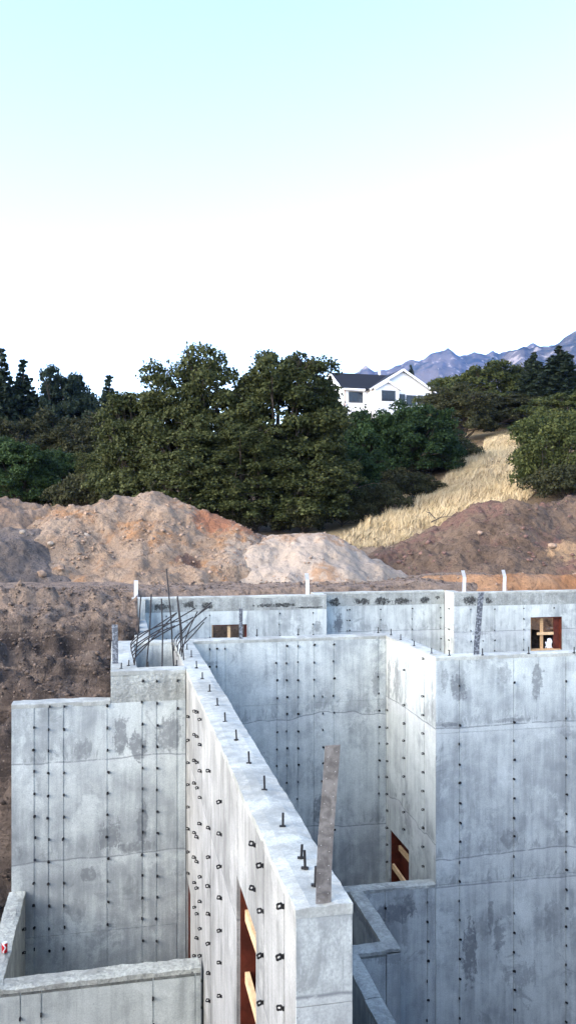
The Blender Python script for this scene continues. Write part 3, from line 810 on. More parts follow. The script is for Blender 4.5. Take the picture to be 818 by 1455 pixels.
def strap(root, pts, w, mat, label, holes=0, across=(1, 0, 0), th=.003):
    """perforated hold-down strap: polyline of centre points, width w along across"""
    V, F = [], []; ac = Vector(across).normalized()
    for p in pts:
        p = Vector(p)
        tn = Vector((0, 1, 0))
        for s_, t_ in ((-1,-1),(1,-1),(1,1),(-1,1)):
            V.append(tuple(p + ac*(s_*w/2) + tn*(t_*th/2)))
    for i in range(len(pts)-1):
        for k in range(4):
            k2 = (k+1) % 4; F.append((i*4+k, i*4+k2, i*4+4+k2, i*4+4+k))
    F.append((3,2,1,0)); n = (len(pts)-1)*4; F.append((n,n+1,n+2,n+3))
    mb = MB(); mb.v = V; mb.f = F
    o = mb.build('hold_down_strap', mat, root); o['label'] = label
    if holes:
        hb = MB()
        L = len(pts)-1
        for k in range(holes):
            s_ = (k+.6)/holes*L; i = min(int(s_), L-1); p = Vector(pts[i]).lerp(Vector(pts[i+1]), s_-i)
            c = p + ac*((-.28 if k % 2 else .28)*w)
            n = 6; r = .0034
            hb.face([(c.x + ac.x*math.cos(a_)*r, c.y - th/2 - .0008, c.z + math.sin(a_)*r) for a_ in [2*math.pi*q/n for q in range(n)]])
        hb.build('nail_head', M['strap_hole'], o)
    return o

# --- dividing wall running from the camera to the cell
OP = [(5.84, 6.78, FLOOR-1, -2.95), (11.16, 11.822, FLOOR-1, -5.05)]
w1 = wall('concrete_wall', 'long white dividing wall running away from the camera with anchor bolts on top', 'x', .965, 1.285, 4.465+PR, 14.465, -2.16, openings=OP, core=M['conc_div'])
dy = [4.465+PR, 4.80, 5.50, 5.83, 6.74, 7.72, 8.70, 9.63, 10.05, 10.35, 11.25, 12.2, 13.1, 14.465]
panels(w1, 'x', .965, -1, dy, [FLOOR-.3, -2.16], M['conc_div'], OP)
panels(w1, 'x', 1.285, 1, [4.465+PR, 5.5, 6.4, 7.3, 8.2, 9.1, 10.0, 10.9, 11.8, 12.7, 13.6, 14.465], [FLOOR-.3, -2.16], M['conc_div'], OP)
panels(w1, 'y', 4.465, -1, [.965, 1.285], [FLOOR-.3, -2.70, -2.16], M['conc_end'])
cap(w1, 'x', .965, 1.285, 4.463, 14.465, -2.15, M['conc_top'], jit=.007)
sp = []
def in_op(u, z): return any(o[0]-.02 < u < o[1]+.02 and o[2] < z < o[3]+.02 for o in OP)
for u, z0, n in ((4.80, -2.28, 14), (5.49, -2.33, 15), (5.825, -2.33, 15), (6.80, -2.64, 14), (7.76, -2.66, 14), (8.72, -2.66, 14), (9.62, -2.33, 15),
                 (9.99, -2.33, 15), (10.33, -2.40, 15), (11.27, -2.70, 13)):
    for q in column(u, z0, n):
        if (u, z0) == (6.80, -2.64) and q[1] < -2.7: continue
        if not in_op(*q): sp.append(q)
ties(w1, 'x', .965, -1, sp)
bolts(w1, [ground_pt(*p, -2.15) for p in ((265.7, 923), (272, 934), (279.4, 949.3), (287.6, 964.7), (297.9, 982.7), (309, 1002.7), (320, 1025.9), (336, 1051.7),
      (354, 1085), (375.8, 1123.3), (401.8, 1174.8), (427.7, 1219.5), (433.4, 1234.7), (447.6, 1258.8))])
sb = [(1.128, 4.50, -2.2), (1.13, 4.50, -2.0), (1.142, 4.505, -1.8), (1.160, 4.51, -1.6), (1.176, 4.515, -1.42), (1.187, 4.52, -1.28)]
strap(w1, sb, .088, M['strap_brown'], 'tall brown weathered strap with nail dots at the near wall end', holes=26)
# red-brown door bucks and braces in its two openings
def buck_x(root, xa, xb, y0, y1, z0, z1, braces):
    b = MB(); b.box(xa+.03, xb-.01, y1-.024, y1-.003, z0, z1-.003).build('jamb', M['buck'], root)
    b = MB(); b.box(xa+.03, xb-.01, y0+.003, y0+.024, z0, z1-.003).build('jamb', M['buck'], root)
    b = MB(); b.box(xa+.03, xb-.01, y0+.026, y1-.026, z1-.024, z1-.003).build('head_board', M['buck'], root)
    b = MB(); b.box(xb-.045, xb-.02, y0+.026, y1-.026, z0, z1-.026).build('bulkhead_board', M['buck'], root)
    for (z, x, dz) in braces:
        b = MB(); b.bar((x, y0+.026, z), (x, y1-.026, z+dz), .038, .09).build('brace', M['wood_pale'], root)
buck_x(w1, .965, 1.285, 5.84, 6.78, FLOOR, -2.95, [(-3.25, 1.05, -.02), (-3.80, 1.05, .02), (-4.7, 1.05, 0), (-5.9, 1.05, 0)])
buck_x(w1, .965, 1.285, 11.16, 11.822, FLOOR, -5.05, [(-5.6, 1.1, 0), (-6.8, 1.1, 0)])

# --- left wall with its raised block
w2 = wall('concrete_wall', 'tall left wall facing the camera with rows of dark ties and a raised rough block', 'y', 11.83, 12.10, -1.40, .957, -2.56, core=M['conc_left'])
ls = [-1.40, -1.10, -.912, -.712, -.125, .355, .553, .84, .957]
panels(w2, 'y', 11.83, -1, ls, [FLOOR-.3, -5.75, -2.56], M['conc_left'])
panels(w2, 'x', -1.40, -1, [11.83+PR, 12.10], [FLOOR-.3, -2.56], M['conc_left'])
cap(w2, 'y', 11.83, 12.10, -1.402, -.085, -2.55, M['conc_top'], jit=.007)
mb = MB(); mb.box(-.08, .957, 11.834, 12.10, -2.60, -2.19); mb.build('raised_block', M['conc_block'], w2)
cap(w2, 'y', 11.834, 12.10, -.083, .957, -2.15, M['conc_top'], jit=.009, name='block_top')
sp = []
for u, z0, n in ((-1.10, -2.87, 11), (-.912, -2.60, 12), (-.712, -2.60, 12), (-.125, -2.62, 13), (.355, -2.60, 13), (.553, -2.62, 13), (.84, -2.70, 8)):
    sp += [q for q in column(u, z0, n) if not (u == .84 and q[1] < -2.8 and q[1] > -5)]
sp += [(.355, -2.3), (.553, -2.31), (.84, -2.3)]
ties(w2, 'y', 11.83, -1, sp)

# --- square cell behind the block
w3 = wall('concrete_wall', 'wide left wall of the small square cell the bent rebar grows from', 'x', -.08, .28, 12.105, 14.465, -2.16, core=M['conc_block'])
panels(w3, 'x', .28, 1, [12.105, 13.0, 14.465], [FLOOR-.3, -2.16], M['conc_mid'])
panels(w3, 'x', -.08, -1, [12.105, 13.0, 14.465], [FLOOR-.3, -2.16], M['conc_mid'])
cap(w3, 'x', -.08, .28, 12.105, 14.465, -2.15, M['conc_top'], jit=.007)
bolts(w3, [ground_pt(172.5, 950, -2.15), ground_pt(183, 946, -2.15)])
xx, yy = ground_pt(163, 944, -2.15)
strap(w3, [(.0-.02, 12.5, -2.2), (-.02, 12.5, -2.0), (-.022, 12.5, -1.75), (-.03, 12.5, -1.58)], .085, M['strap_spot'], 'dark strap splashed with pale concrete left of the cell')
# bent rebar
def Z1(x, y): return (150 + x/5.1125, 800 + y/5.1125)
def on_y(px, py, Y):
    a = (px-409)/1180.0
    r = (math.sin(YAW)+a*math.cos(YAW), math.cos(YAW)-a*math.sin(YAW)); k = Y/r[1]
    return (r[0]*k, Y, -(py-735)/1180.0*k)
def rebar(root, base, tips, Y0, bend=True, r=.0095):
    b = on_y(*Z1(*base), Y0)
    ps = [on_y(*Z1(*q), Y0) for q in tips]
    pts = [(b[0], b[1], -2.25), (b[0], b[1], -2.15)] + ps
    # smooth the bend with a Catmull-Rom pass
    P_ = [Vector(p) for p in pts]; out = []
    for i in range(len(P_)-1):
        p0, p1, p2, p3 = P_[max(i-1, 0)], P_[i], P_[i+1], P_[min(i+2, len(P_)-1)]
        for k in range(5):
            t_ = k/5
            out.append(.5*((2*p1)+(p2-p0)*t_+(2*p0-5*p1+4*p2-p3)*t_*t_+(3*p1-p0-3*p2+p3)*t_**3))
    out.append(P_[-1])
    MB().tube(out, r, 6).build('rebar', M['rebar'], root, smooth=True)
for base, tips, Y in (((186, 610), [(190, 575), (260, 512), (400, 455), (555, 415)], 13.9), ((188, 630), [(192, 590), (262, 530), (380, 450), (515, 362)], 13.6),
                      ((192, 652), [(196, 612), (300, 540), (480, 430), (655, 328)], 13.35), ((197, 678), [(202, 640), (290, 560), (400, 500), (508, 455)], 13.1),
                      ((204, 705), [(208, 660), (320, 570), (480, 475), (640, 392)], 12.85), ((207, 740), [(214, 690), (310, 585), (430, 450), (520, 360)], 12.45)):
    rebar(w3, base, tips, Y)
# second bundle along the dividing wall
for base, tips, Y in (((500, 577), [(505, 545), (560, 490), (660, 385), (770, 285)], 14.1), ((515, 605), [(520, 560), (575, 490), (650, 395), (760, 312)], 13.85),
                      ((523, 635), [(528, 590), (560, 548), (640, 480), (735, 393)], 13.5), ((538, 662), [(545, 620), (590, 570), (655, 500), (715, 428)], 13.2),
                      ((552, 690), [(556, 640), (600, 500), (640, 410), (668, 352)], 12.9)):
    rebar(w1, base, tips, Y)
for base, tip, Y, rt in (((210, 742), (258, 236), 12.32, w3), ((298, 750), (333, 226), 12.13, w2), ((412, 755), (407, 258), 12.11, w2), ((495, 748), (443, 42), 12.13, w2), ((568, 716), (523, 240), 12.6, w1), ((552, 640), (520, 250), 13.0, w1)):
    b = on_y(*Z1(*base), Y); q = on_y(*Z1(*tip), Y)
    MB().tube([(b[0], Y, -2.3), (b[0], Y, -2.15), tuple((Vector((b[0], Y, -2.15))+Vector(q))/2 + Vector((.012, 0, 0))), q], .0105, 6).build('rebar', M['rebar'], rt, smooth=True)
bolts(w2, [ground_pt(210.5, 948, -2.15), ground_pt(251, 946, -2.15)])

# --- cross wall behind the courtyard
w4 = wall('concrete_wall', 'long cross wall behind the dividing wall facing the camera in shade', 'y', 14.47, 14.80, -.08, 5.06, -2.16, core=M['conc_mid'])
panels(w4, 'y', 14.47, -1, [.285, .61, .96], [FLOOR-.3, -2.16], M['conc_mid'])
panels(w4, 'y', 14.47, -1, [1.29, 1.585, 1.712, 1.86, 2.776, 2.954, 3.159, 3.456, 3.82, 4.66, 4.794], [FLOOR-.3, -3.32, -2.16], M['conc_mid'])
panels(w4, 'y', 14.80, 1, [.75, 1.6, 2.5, 3.4, 4.3, 5.06], [FLOOR-.3, -2.16], M['conc_mid'])
cap(w4, 'y', 14.47, 14.80, -.083, 5.063, -2.15, M['conc_top'], jit=.007)
sp = []
for u, z0, n in ((1.585, -2.29, 3), (1.712, -2.29, 3), (1.86, -2.29, 4), (2.776, -2.285, 11), (2.954, -2.285, 12), (3.159, -2.285, 12), (3.456, -2.285, 4), (3.82, -2.285, 12), (3.612, -3.2, 7), (4.66, -2.9, 9)):
    sp += column(u, z0, n)
ties(w4, 'y', 14.47, -1, sp)
bolts(w4, [ground_pt(*p, -2.15) for p in ((364.8, 903), (423.5, 902), (536.9, 899.5))])

# --- recess side wall, bright because it faces the open sky on the left
OPR = [(13.26, 14.27, FLOOR-1, -5.60)]
w5 = wall('concrete_wall', 'short bright wall of the recess facing left with a dark low doorway', 'x', 4.80, 5.06, 12.325, 14.465, -2.16, openings=OPR, core=M['conc_recess'])
panels(w5, 'x', 4.80, -1, [12.056, 12.55, 13.45, 14.33, 14.465], [FLOOR-.3, -3.25, -2.16], M['conc_recess'], OPR)
panels(w5, 'x', 5.06, 1, [12.325, 13.4, 14.465], [FLOOR-.3, -2.16], M['conc_recess'], OPR)
cap(w5, 'x', 4.80, 5.06, 12.32, 14.468, -2.15, M['conc_top'], jit=.006)
sp = column(14.35, -3.49, 10) + [q for q in column(13.446, -2.59, 11, .3025, (1,)) if q[1] > -5.55] + column(12.55, -2.257, 12, .3005, (1,))
ties(w5, 'x', 4.80, -1, sp)
buck_x(w5, 4.80, 5.06, 13.26, 14.27, FLOOR, -5.60, [(-6.32, 4.86, .05), (-5.95, 4.98, 0), (-7.2, 4.86, 0)])
mb = MB(); mb.box(4.9, 4.94, 13.40, 13.49, FLOOR, -5.63); mb.build('brace', M['wood'], w5)
bolts(w5, [ground_pt(*p, -2.15) for p in ((555.2, 902.5), (568.8, 909.3), (587.9, 917.8), (612.7, 928.4))])

# --- right wall
w6 = wall('concrete_wall', 'broad bluish right wall stained by dark drips and cut by three seams', 'y', 12.05, 12.32, 4.806, 10.2, -2.16, core=M['conc_right'])
panels(w6, 'y', 12.05, -1, [4.80, 5.183, 6.089, 6.985, 7.9, 8.8, 10.2], [FLOOR-.3, -5.66, -3.33, -2.16], M['conc_right'])
panels(w6, 'y', 12.32, 1, [5.07, 6, 7, 8, 9, 10.2], [FLOOR-.3, -2.16], M['conc_right'])
cap(w6, 'y', 12.05, 12.32, 4.797, 10.2, -2.15, M['conc_top'], jit=.007)
sp = column(5.183, -2.60, 19, .302, (1,)) + column(6.089, -2.595, 19, .301, (1,)) + column(6.985, -2.595, 19, .301, (1,)) + column(7.9, -2.6, 19, .301)
ties(w6, 'y', 12.05, -1, sp)
bolts(w6, [ground_pt(*p, -2.15) for p in ((637.8, 931.6), (685, 931), (750.5, 928.8), (814.9, 927.5))])
xx, yy = ground_pt(676, 930, -2.15)
strap(w6, [(xx, yy, -2.2), (xx+.01, yy, -1.95), (xx+.04, yy, -1.65), (xx+.065, yy, -1.35), (xx+.085, yy, -1.18)], .095, M['strap_spot'], 'dark spotted strap leaning above the right wall')

# --- low walls under the recess and the sunken cells
w7 = wall('concrete_wall', 'low ledge wall under the recess, flush with the right wall', 'y', 12.05, 12.25, 2.2, 4.794, -5.64, core=M['conc_low'])
panels(w7, 'y', 12.05, -1, [2.2, 3.2, 3.98, 4.66, 4.794], [FLOOR-.3, -5.64], M['conc_low'])
cap(w7, 'y', 12.05, 12.25, 2.2, 4.794, -5.63, M['conc_lowtop'], jit=.007)
ties(w7, 'y', 12.05, -1, column(4.66, -5.9, 9, .301) + column(3.98, -5.93, 8, .6))
w8 = wall('concrete_wall', 'low wall between the two sunken cells, joining the ledge', 'x', 3.43, 3.63, 10.335, 12.045, -5.64, core=M['conc_low'])
panels(w8, 'x', 3.63, 1, [10.335, 11.2, 12.045], [FLOOR-.3, -5.64], M['conc_low'])
panels(w8, 'x', 3.43, -1, [10.56, 11.2, 12.045], [FLOOR-.3, -5.64], M['conc_low'])
cap(w8, 'x', 3.43, 3.63, 10.335, 12.045, -5.63, M['conc_lowtop'], jit=.007)
w9 = wall('concrete_wall', 'low front wall of the upper sunken cell behind the strap', 'y', 10.335, 10.55, 1.30, 3.425, -5.64, core=M['conc_low'])
panels(w9, 'y', 10.335, -1, [1.30, 2.2, 2.95, 3.43], [FLOOR-.3, -5.72, -5.64], M['conc_low'], rowmats=[None, M['conc_lip']])
cap(w9, 'y', 10.335, 10.55, 1.30, 3.425, -5.63, M['conc_lowtop'], jit=.007)
ties(w9, 'y', 10.335, -1, column(3.10, -6.05, 7, .38))
w10 = wall('concrete_wall', 'low wall of the lower sunken cell at the bottom edge of the photo', 'x', 2.84, 3.04, 4.5, 10.33, -5.64, core=M['conc_low'])
panels(w10, 'x', 3.04, 1, [4.5, 5.5, 6.4, 7.3, 8.2, 9.1, 10.33], [FLOOR-.3, -5.64], M['conc_low'])
panels(w10, 'x', 2.84, -1, [4.5, 5.5, 6.4, 7.3, 8.2, 9.1, 10.33], [FLOOR-.3, -5.64], M['conc_low'])
cap(w10, 'x', 2.84, 3.04, 4.5, 9.32, -5.63, M['conc_lowtop'], jit=.007)
cap(w10, 'x', 2.845, 3.036, 9.325, 10.33, -5.622, M['conc_lowtop'], jit=.007)

# --- low walls at the lower left
w11 = wall('concrete_wall', 'low side wall at the left edge carrying the red can', 'x', -1.43, -1.22, 9.40, 11.824, -5.10, core=M['conc_lowleft'])
panels(w11, 'x', -1.22, 1, [9.65, 10.6, 11.4, 11.824], [FLOOR-.3, -5.10], M['conc_lowleft'])
panels(w11, 'x', -1.43, -1, [9.40, 10.6, 11.824], [FLOOR-.3, -5.10], M['conc_lowleft'])
cap(w11, 'x', -1.43, -1.22, 9.40, 11.824, -5.09, M['conc_lowtop'], jit=.01)
ties(w11, 'x', -1.22, 1, [(10.3, -5.55), (10.3, -5.86), (10.3, -6.16), (11.45, -5.45), (11.45, -5.75)])
w12 = wall('concrete_wall', 'low front wall across the lower left corner with a dark lip', 'y', 9.40, 9.635, -1.214, .93, -5.10, core=M['conc_lowleft'])
panels(w12, 'y', 9.40, -1, [-1.43, -1.02, -.80, .40, .87, .93], [FLOOR-.3, -5.185, -5.10], M['conc_lowleft'], rowmats=[None, M['conc_lip']])
panels(w12, 'y', 9.635, 1, [-1.214, -.3, .6, .93], [FLOOR-.3, -5.10], M['conc_lowleft'])
cap(w12, 'y', 9.40, 9.635, -1.215, .93, -5.09, M['conc_lowtop'], jit=.01)
ties(w12, 'y', 9.40, -1, column(-1.02, -5.42, 5) + column(-.80, -5.41, 5) + column(.40, -5.37, 5))

# --- far walls
w13 = wall('concrete_wall', 'far left side wall stepping down towards the camera beside the bank', 'x', .40, .74, 14.805, 22.445, -2.69, core=M['conc_back'])
panels(w13, 'x', .74, 1, [14.805, 16, 17, 18, 19, 20, 21, 22.445], [FLOOR-.3, -2.69], M['conc_back'])
panels(w13, 'x', .40, -1, [14.805, 16, 17, 18, 19, 20, 21, 22.445], [FLOOR-.3, -2.69], M['conc_div'])
cap(w13, 'x', .40, .74, 14.805, 22.15, -2.68, M['conc_top'])
mb = MB(); mb.box(.405, .737, 22.15, 22.445, -2.69, -2.19); mb.build('raised_end', M['conc_back'], w13)
cap(w13, 'x', .40, .74, 22.148, 22.445, -2.15, M['conc_top'], name='end_top')
ties(w13, 'x', .40, -1, column(21.2, -2.45-.35, 2) + column(19.6, -2.8, 2) + column(18.5, -2.85, 2))
strap(w13, [(.50, 22.3, -2.25), (.50, 22.3, -1.95), (.50, 22.3, -1.67)], .10, M['galv'], 'white galvanised strap at the far left corner', holes=0)
OB1 = [(2.52, 3.48, -3.90, -2.92)]
w14 = wall('concrete_wall', 'far wall on the left with a small braced window and a rough top course', 'y', 22.45, 22.72, .40, 5.72, -2.16, openings=OB1, core=M['conc_back'])
panels(w14, 'y', 22.45, -1, [.74, .865, 1.31, 2.464, 3.50, 4.386, 5.322, 5.72], [FLOOR-.3, -2.555], M['conc_back'], OB1)
panels(w14, 'y', 22.453, -1, [.74, 3.35, 5.716], [-2.55, -2.16], M['conc_course'])
cap(w14, 'y', 22.455, 22.72, .40, 5.72, -2.15, M['conc_top'])
ties(w14, 'y', 22.45, -1, column(.865, -2.65, 4) + column(1.31, -2.65, 4) + column(2.464, -2.65, 2, .6) + column(4.386, -2.65, 3) + column(5.322, -2.65, 4))
strap(w14, [(5.20, 22.58, -2.25), (5.205, 22.58, -1.95), (5.20, 22.58, -1.75), (5.17, 22.54, -1.56)], .10, M['galv'], 'bent white strap at the step of the far wall')
strap(w4, [(2.16, 14.62, -2.2), (2.158, 14.62, -1.95), (2.157, 14.62, -1.62)], .065, M['strap_spot'], 'short spotted strap above the cross wall near the small window')
w15 = wall('concrete_wall', 'set back middle part of the far wall with black honeycombed top course', 'y', 23.0, 23.27, 5.46, 9.43, -2.16, core=M['conc_back'])
panels(w15, 'y', 23.0, -1, [5.725, 6.46, 6.53, 7.46, 8.426, 9.30, 9.424], [FLOOR-.3, -3.33, -2.555], M['conc_back'])
panels(w15, 'y', 23.003, -1, [5.725, 9.424], [-2.55, -2.16], M['conc_course'])
mb = MB(); mb.box(5.46, 5.715, 22.725, 23.0, FLOOR, -2.156); mb.build('return_pier', M['conc_back'], w15)
cap(w15, 'y', 23.0, 23.27, 5.46, 9.43, -2.15, M['conc_top'])
ties(w15, 'y', 23.0, -1, column(6.46, -2.65, 4) + column(6.53, -2.65, 4) + column(7.46, -2.65, 4) + column(8.426, -2.65, 4) + column(9.30, -2.65, 5))
OB3 = [(11.80, 12.81, -3.90, -2.92)]
w16 = wall('concrete_wall', 'right far wall with the square window braced by crossed lumber', 'y', 22.30, 22.57, 9.436, 16.5, -2.16, openings=OB3, core=M['conc_back'])
panels(w16, 'y', 22.30, -1, [9.43, 9.936, 10.675, 11.579, 12.542, 13.5, 14.4, 16.5], [FLOOR-.3, -3.33, -2.555], M['conc_back'], OB3)
panels(w16, 'y', 22.303, -1, [9.436, 12.2, 16.5], [-2.55, -2.16], M['conc_course'])
panels(w16, 'x', 9.43, -1, [22.306, 22.98], [FLOOR-.3, -2.16], M['conc_recess'])
mb = MB(); mb.box(9.442, 9.70, 22.58, 22.98, FLOOR, -2.156); mb.build('return_pier', M['conc_recess'], w16)
cap(w16, 'y', 22.305, 22.57, 9.43, 16.5, -2.15, M['conc_top'])
cap(w16, 'x', 9.43, 9.70, 22.575, 22.98, -2.15, M['conc_top'], name='pier_top')
ties(w16, 'y', 22.30, -1, column(9.936, -2.65, 4, .303, (1,)) + column(10.675, -2.65, 5, .303, (1,)) + column(11.579, -2.65, 5, .303) + column(12.542, -2.65, 1) + column(10.3, -3.56, 1))
ties(w16, 'x', 9.43, -1, column(22.62, -2.65, 5, .303, (1,)))
for X_, lb in ((9.80, 'bent white strap left of the pair on the right far wall'), (11.05, 'bent white strap right of the pair on the right far wall')):
    strap(w16, [(X_, 22.44, -2.25), (X_, 22.44, -1.95), (X_+.01, 22.44, -1.74), (X_-.06, 22.40, -1.53)], .105, M['galv'], lb)
# braced windows
def buck_y(root, x0, x1, y0, y1, z0, z1, red_right=True):
    MB().box(x0+.003, x0+.028, y0+.02, y1-.01, z0+.003, z1-.003).build('jamb', M['wood'], root)
    MB().box(x1-.028, x1-.003, y0+.02, y1-.01, z0+.003, z1-.003).build('jamb', M['buck'], root)
    MB().box(x0+.03, x1-.03, y0+.02, y1-.01, z1-.028, z1-.003).build('head_board', M['buck'], root)
    MB().box(x0+.03, x1-.03, y0+.02, y1-.01, z0+.003, z0+.028).build('sill_board', M['wood'], root)
buck_y(w14, 2.52, 3.48, 22.45, 22.72, -3.90, -2.92)
MB().box(2.96, 3.04, 22.54, 22.58, -3.872, -2.95).build('brace', M['wood_pale'], w14)
buck_y(w16, 11.80, 12.81, 22.30, 22.57, -3.90, -2.92)
MB().box(12.20, 12.29, 22.46, 22.50, -3.872, -2.95).build('brace', M['wood'], w16)
MB().box(12.08, 12.775, 22.415, 22.455, -3.46, -3.38).build('brace', M['wood_pale'], w16)
MB().box(12.60, 12.78, 22.40, 22.44, -3.872, -2.95).build('red_board', M['buck'], w16)
# crumpled white plastic lying in the window
n = 9; V = []; F = []
for i in range(n):
    for j in range(n):
        V.append((12.40+.20*i/(n-1), 22.52 + .03*math.sin(i*2.1+j), -3.865 + .30*(j/(n-1))*(1-abs(i/(n-1)-.6)*.8) + .03*rng.uniform(-1, 1)))
for i in range(n-1):
    for j in range(n-1): F.append((i*n+j, (i+1)*n+j, (i+1)*n+j+1, i*n+j+1))
mb = MB(); mb.v = V; mb.f = F
o = mb.build('plastic_sheet', M['plastic']); tag(o, 'crumpled white plastic sheet in the square window', 'plastic sheet')
sm = o.modifiers.new('thick', 'SOLIDIFY'); sm.thickness = .006

# --- red drink can on the low left wall
t = NT('red_can_print')
pz = t.n('SeparateXYZ', {0: t.n('TexCoord', {}, out=3)}).node
wv = t.math('ADD', t.math('MULTIPLY', t.math('SINE', t.math('MULTIPLY', pz.outputs[2], 70.0)), .012), pz.outputs[0])
M['can'] = t.done(t.mix(t.rng(t.math('ABSOLUTE', wv), .006, .010, 1, 0), (0.50, 0.012, 0.018), (0.8, 0.8, 0.8)), 0.35, None, 0.2)
xx, yy = ground_pt(7, 1354, -5.09)
can = thing('drink_can', 'red and white drink can standing on the low left wall', 'can', (xx, yy, -5.085+ZC))
def lathe(prof, n=20):
    V = []; F = []
    for r, z in prof:
        V += [(r*math.cos(2*math.pi*k/n), r*math.sin(2*math.pi*k/n), z) for k in range(n)]
    for i in range(len(prof)-1):
        for k in range(n):
            k2 = (k+1) % n; F.append((i*n+k, i*n+k2, (i+1)*n+k2, (i+1)*n+k))
    F.append(tuple(reversed(range(n)))); F.append(tuple(range((len(prof)-1)*n, len(prof)*n)))
    return V, F
obj('body', mesh('can_body', *lathe([(.026, .002), (.033, .010), (.033, .106), (.031, .112)]), smooth=True), M['can'], can)
obj('lid', mesh('can_lid', *lathe([(.030, .1122), (.027, .121), (.0255, .121), (.0245, .1175)])), M['galv'], can)
obj('bottom_rim', mesh('can_rim', *lathe([(.022, 0), (.0255, .0018)])), M['galv'], can)

# ------------------------------------------------------------------ house on the hill
t = NT('dark_shingles')
P = t.n('TexCoord', {}, out=3)
nn = t.noise(P, 3.0, 5, .6)
wvn = t.n('TexWave', {'Vector': P, 'Scale': 2.2, 'Distortion': .6}, bands_direction='Z')
M['shingle'] = t.done(t.mix(t.math('MULTIPLY', nn, wvn), (0.004, 0.005, 0.008), (0.013, 0.015, 0.021)), 0.85)
M['siding'] = plain('white_siding', (0.74, 0.75, 0.77), 0.6, 0, 0.05, 3)
M['trim'] = plain('white_trim', (0.82, 0.82, 0.82), 0.55, 0, 0.03, 3)
t = NT('window_glass'); t.b.inputs['Specular IOR Level'].default_value = .5
M['glass'] = t.done((0.012, 0.015, 0.019), 0.18)
M['frame'] = plain('dark_frame', (0.02, 0.02, 0.022), 0.5)
HD = 120.0
hx, hy = ray(488, HD)
house_rot = -YAW + math.radians(16)
hz = -(549-735)/1180.0*HD - 3.4                       # floor level so that the eaves sit at the photo height
house = thing('white_house', 'white gabled house with dark roof on the hill above the trees', 'house', (hx, hy, hz + ZC - .3), house_rot)
house.scale = (1.05, 1.05, 1.05)
EV = 3.4; k_ = HD/1180.0/math.cos(math.radians(13))
WX = (610-488)*k_; G0 = (522-488)*k_; G1 = WX - .35; GP = (G0+G1)/2
BD = 9.0; RISE = 2.65; GR = 2.65; GY = -1.6
def part(name, mb, mat, parent=house):
    return mb.build(name, mat, parent, world=False)
mb = MB(); D0 = -5.0                                   # walls go down into the slope
mb.box(0, WX-.6, 0, BD, D0, EV)
mb.face([(0, 0, EV), (0, BD, EV), (0, BD/2, EV+RISE)][::-1]); mb.face([(WX-.6, 0, EV), (WX-.6, BD, EV), (WX-.6, BD/2, EV+RISE)])
part('wall', mb, M['siding'])
mb = MB(); mb.box(G0, G1, GY, 0.01, D0, EV-.2)
mb.face([(G0, GY, EV-.2), (G1, GY, EV-.2), (GP, GY, EV-.2+GR-.1)]); part('gable_wall', mb, M['siding'])
def slab(mb, a, b, c, d, th):
    a, b, c, d = map(Vector, (a, b, c, d)); nrm = (b-a).cross(d-a).normalized()*th
    q = [a, b, c, d]; n = len(mb.v)
    mb.v += [tuple(p) for p in q] + [tuple(p+nrm) for p in q]
    mb.f += [tuple(n+i for i in f_) for f_ in ((3,2,1,0),(4,5,6,7),(0,1,5,4),(1,2,6,5),(2,3,7,6),(3,0,4,7))]
mb = MB(); ov = .45
sl = RISE/(BD/2)
slab(mb, (-ov, -ov, EV-ov*sl), (WX-.6+ov, -ov, EV-ov*sl), (WX-.6+ov, BD/2, EV+RISE), (-ov, BD/2, EV+RISE), .14)
slab(mb, (WX-.6+ov, BD+ov, EV-ov*sl), (-ov, BD+ov, EV-ov*sl), (-ov, BD/2, EV+RISE), (WX-.6+ov, BD/2, EV+RISE), .14)
roof = part('roof', mb, M['shingle'])
mb = MB(); g = GR/((G1-G0)/2); zt = EV-.2+GR
slab(mb, (GP, GY-ov, zt), (GP, BD*.62, zt), (G0-ov, BD*.62, EV-.2-ov*g), (G0-ov, GY-ov, EV-.2-ov*g), .14)
slab(mb, (GP, BD*.62, zt), (GP, GY-ov, zt), (G1+ov, GY-ov, EV-.2-ov*g), (G1+ov, BD*.62, EV-.2-ov*g), .14)
part('gable_roof', mb, M['shingle'])
def rake(p, q, name='rake_board', w=.30):
    mb = MB(); mb.bar(p, q, .05, w, up=(0, 1, 0) if False else (0, 0, 1)); part(name, mb, M['trim'])
rake((G0-ov-.05, GY-ov-.04, EV-.2-ov*g-.05), (GP, GY-ov-.04, zt+.02)); rake((GP, GY-ov-.04, zt+.02), (G1+ov+.05, GY-ov-.04, EV-.2-ov*g-.05))
rake((-ov-.03, -ov, EV-ov*sl+.0), (-ov-.03, BD/2, EV+RISE+.03), w=.26); rake((-ov-.03, BD/2, EV+RISE+.03), (-ov-.03, BD+ov, EV-ov*sl), w=.26)
mb = MB(); mb.box(-ov, G0-ov-.1, -ov-.06, -ov, EV-ov*sl-.16, EV-ov*sl+.10); part('fascia', mb, M['trim'])
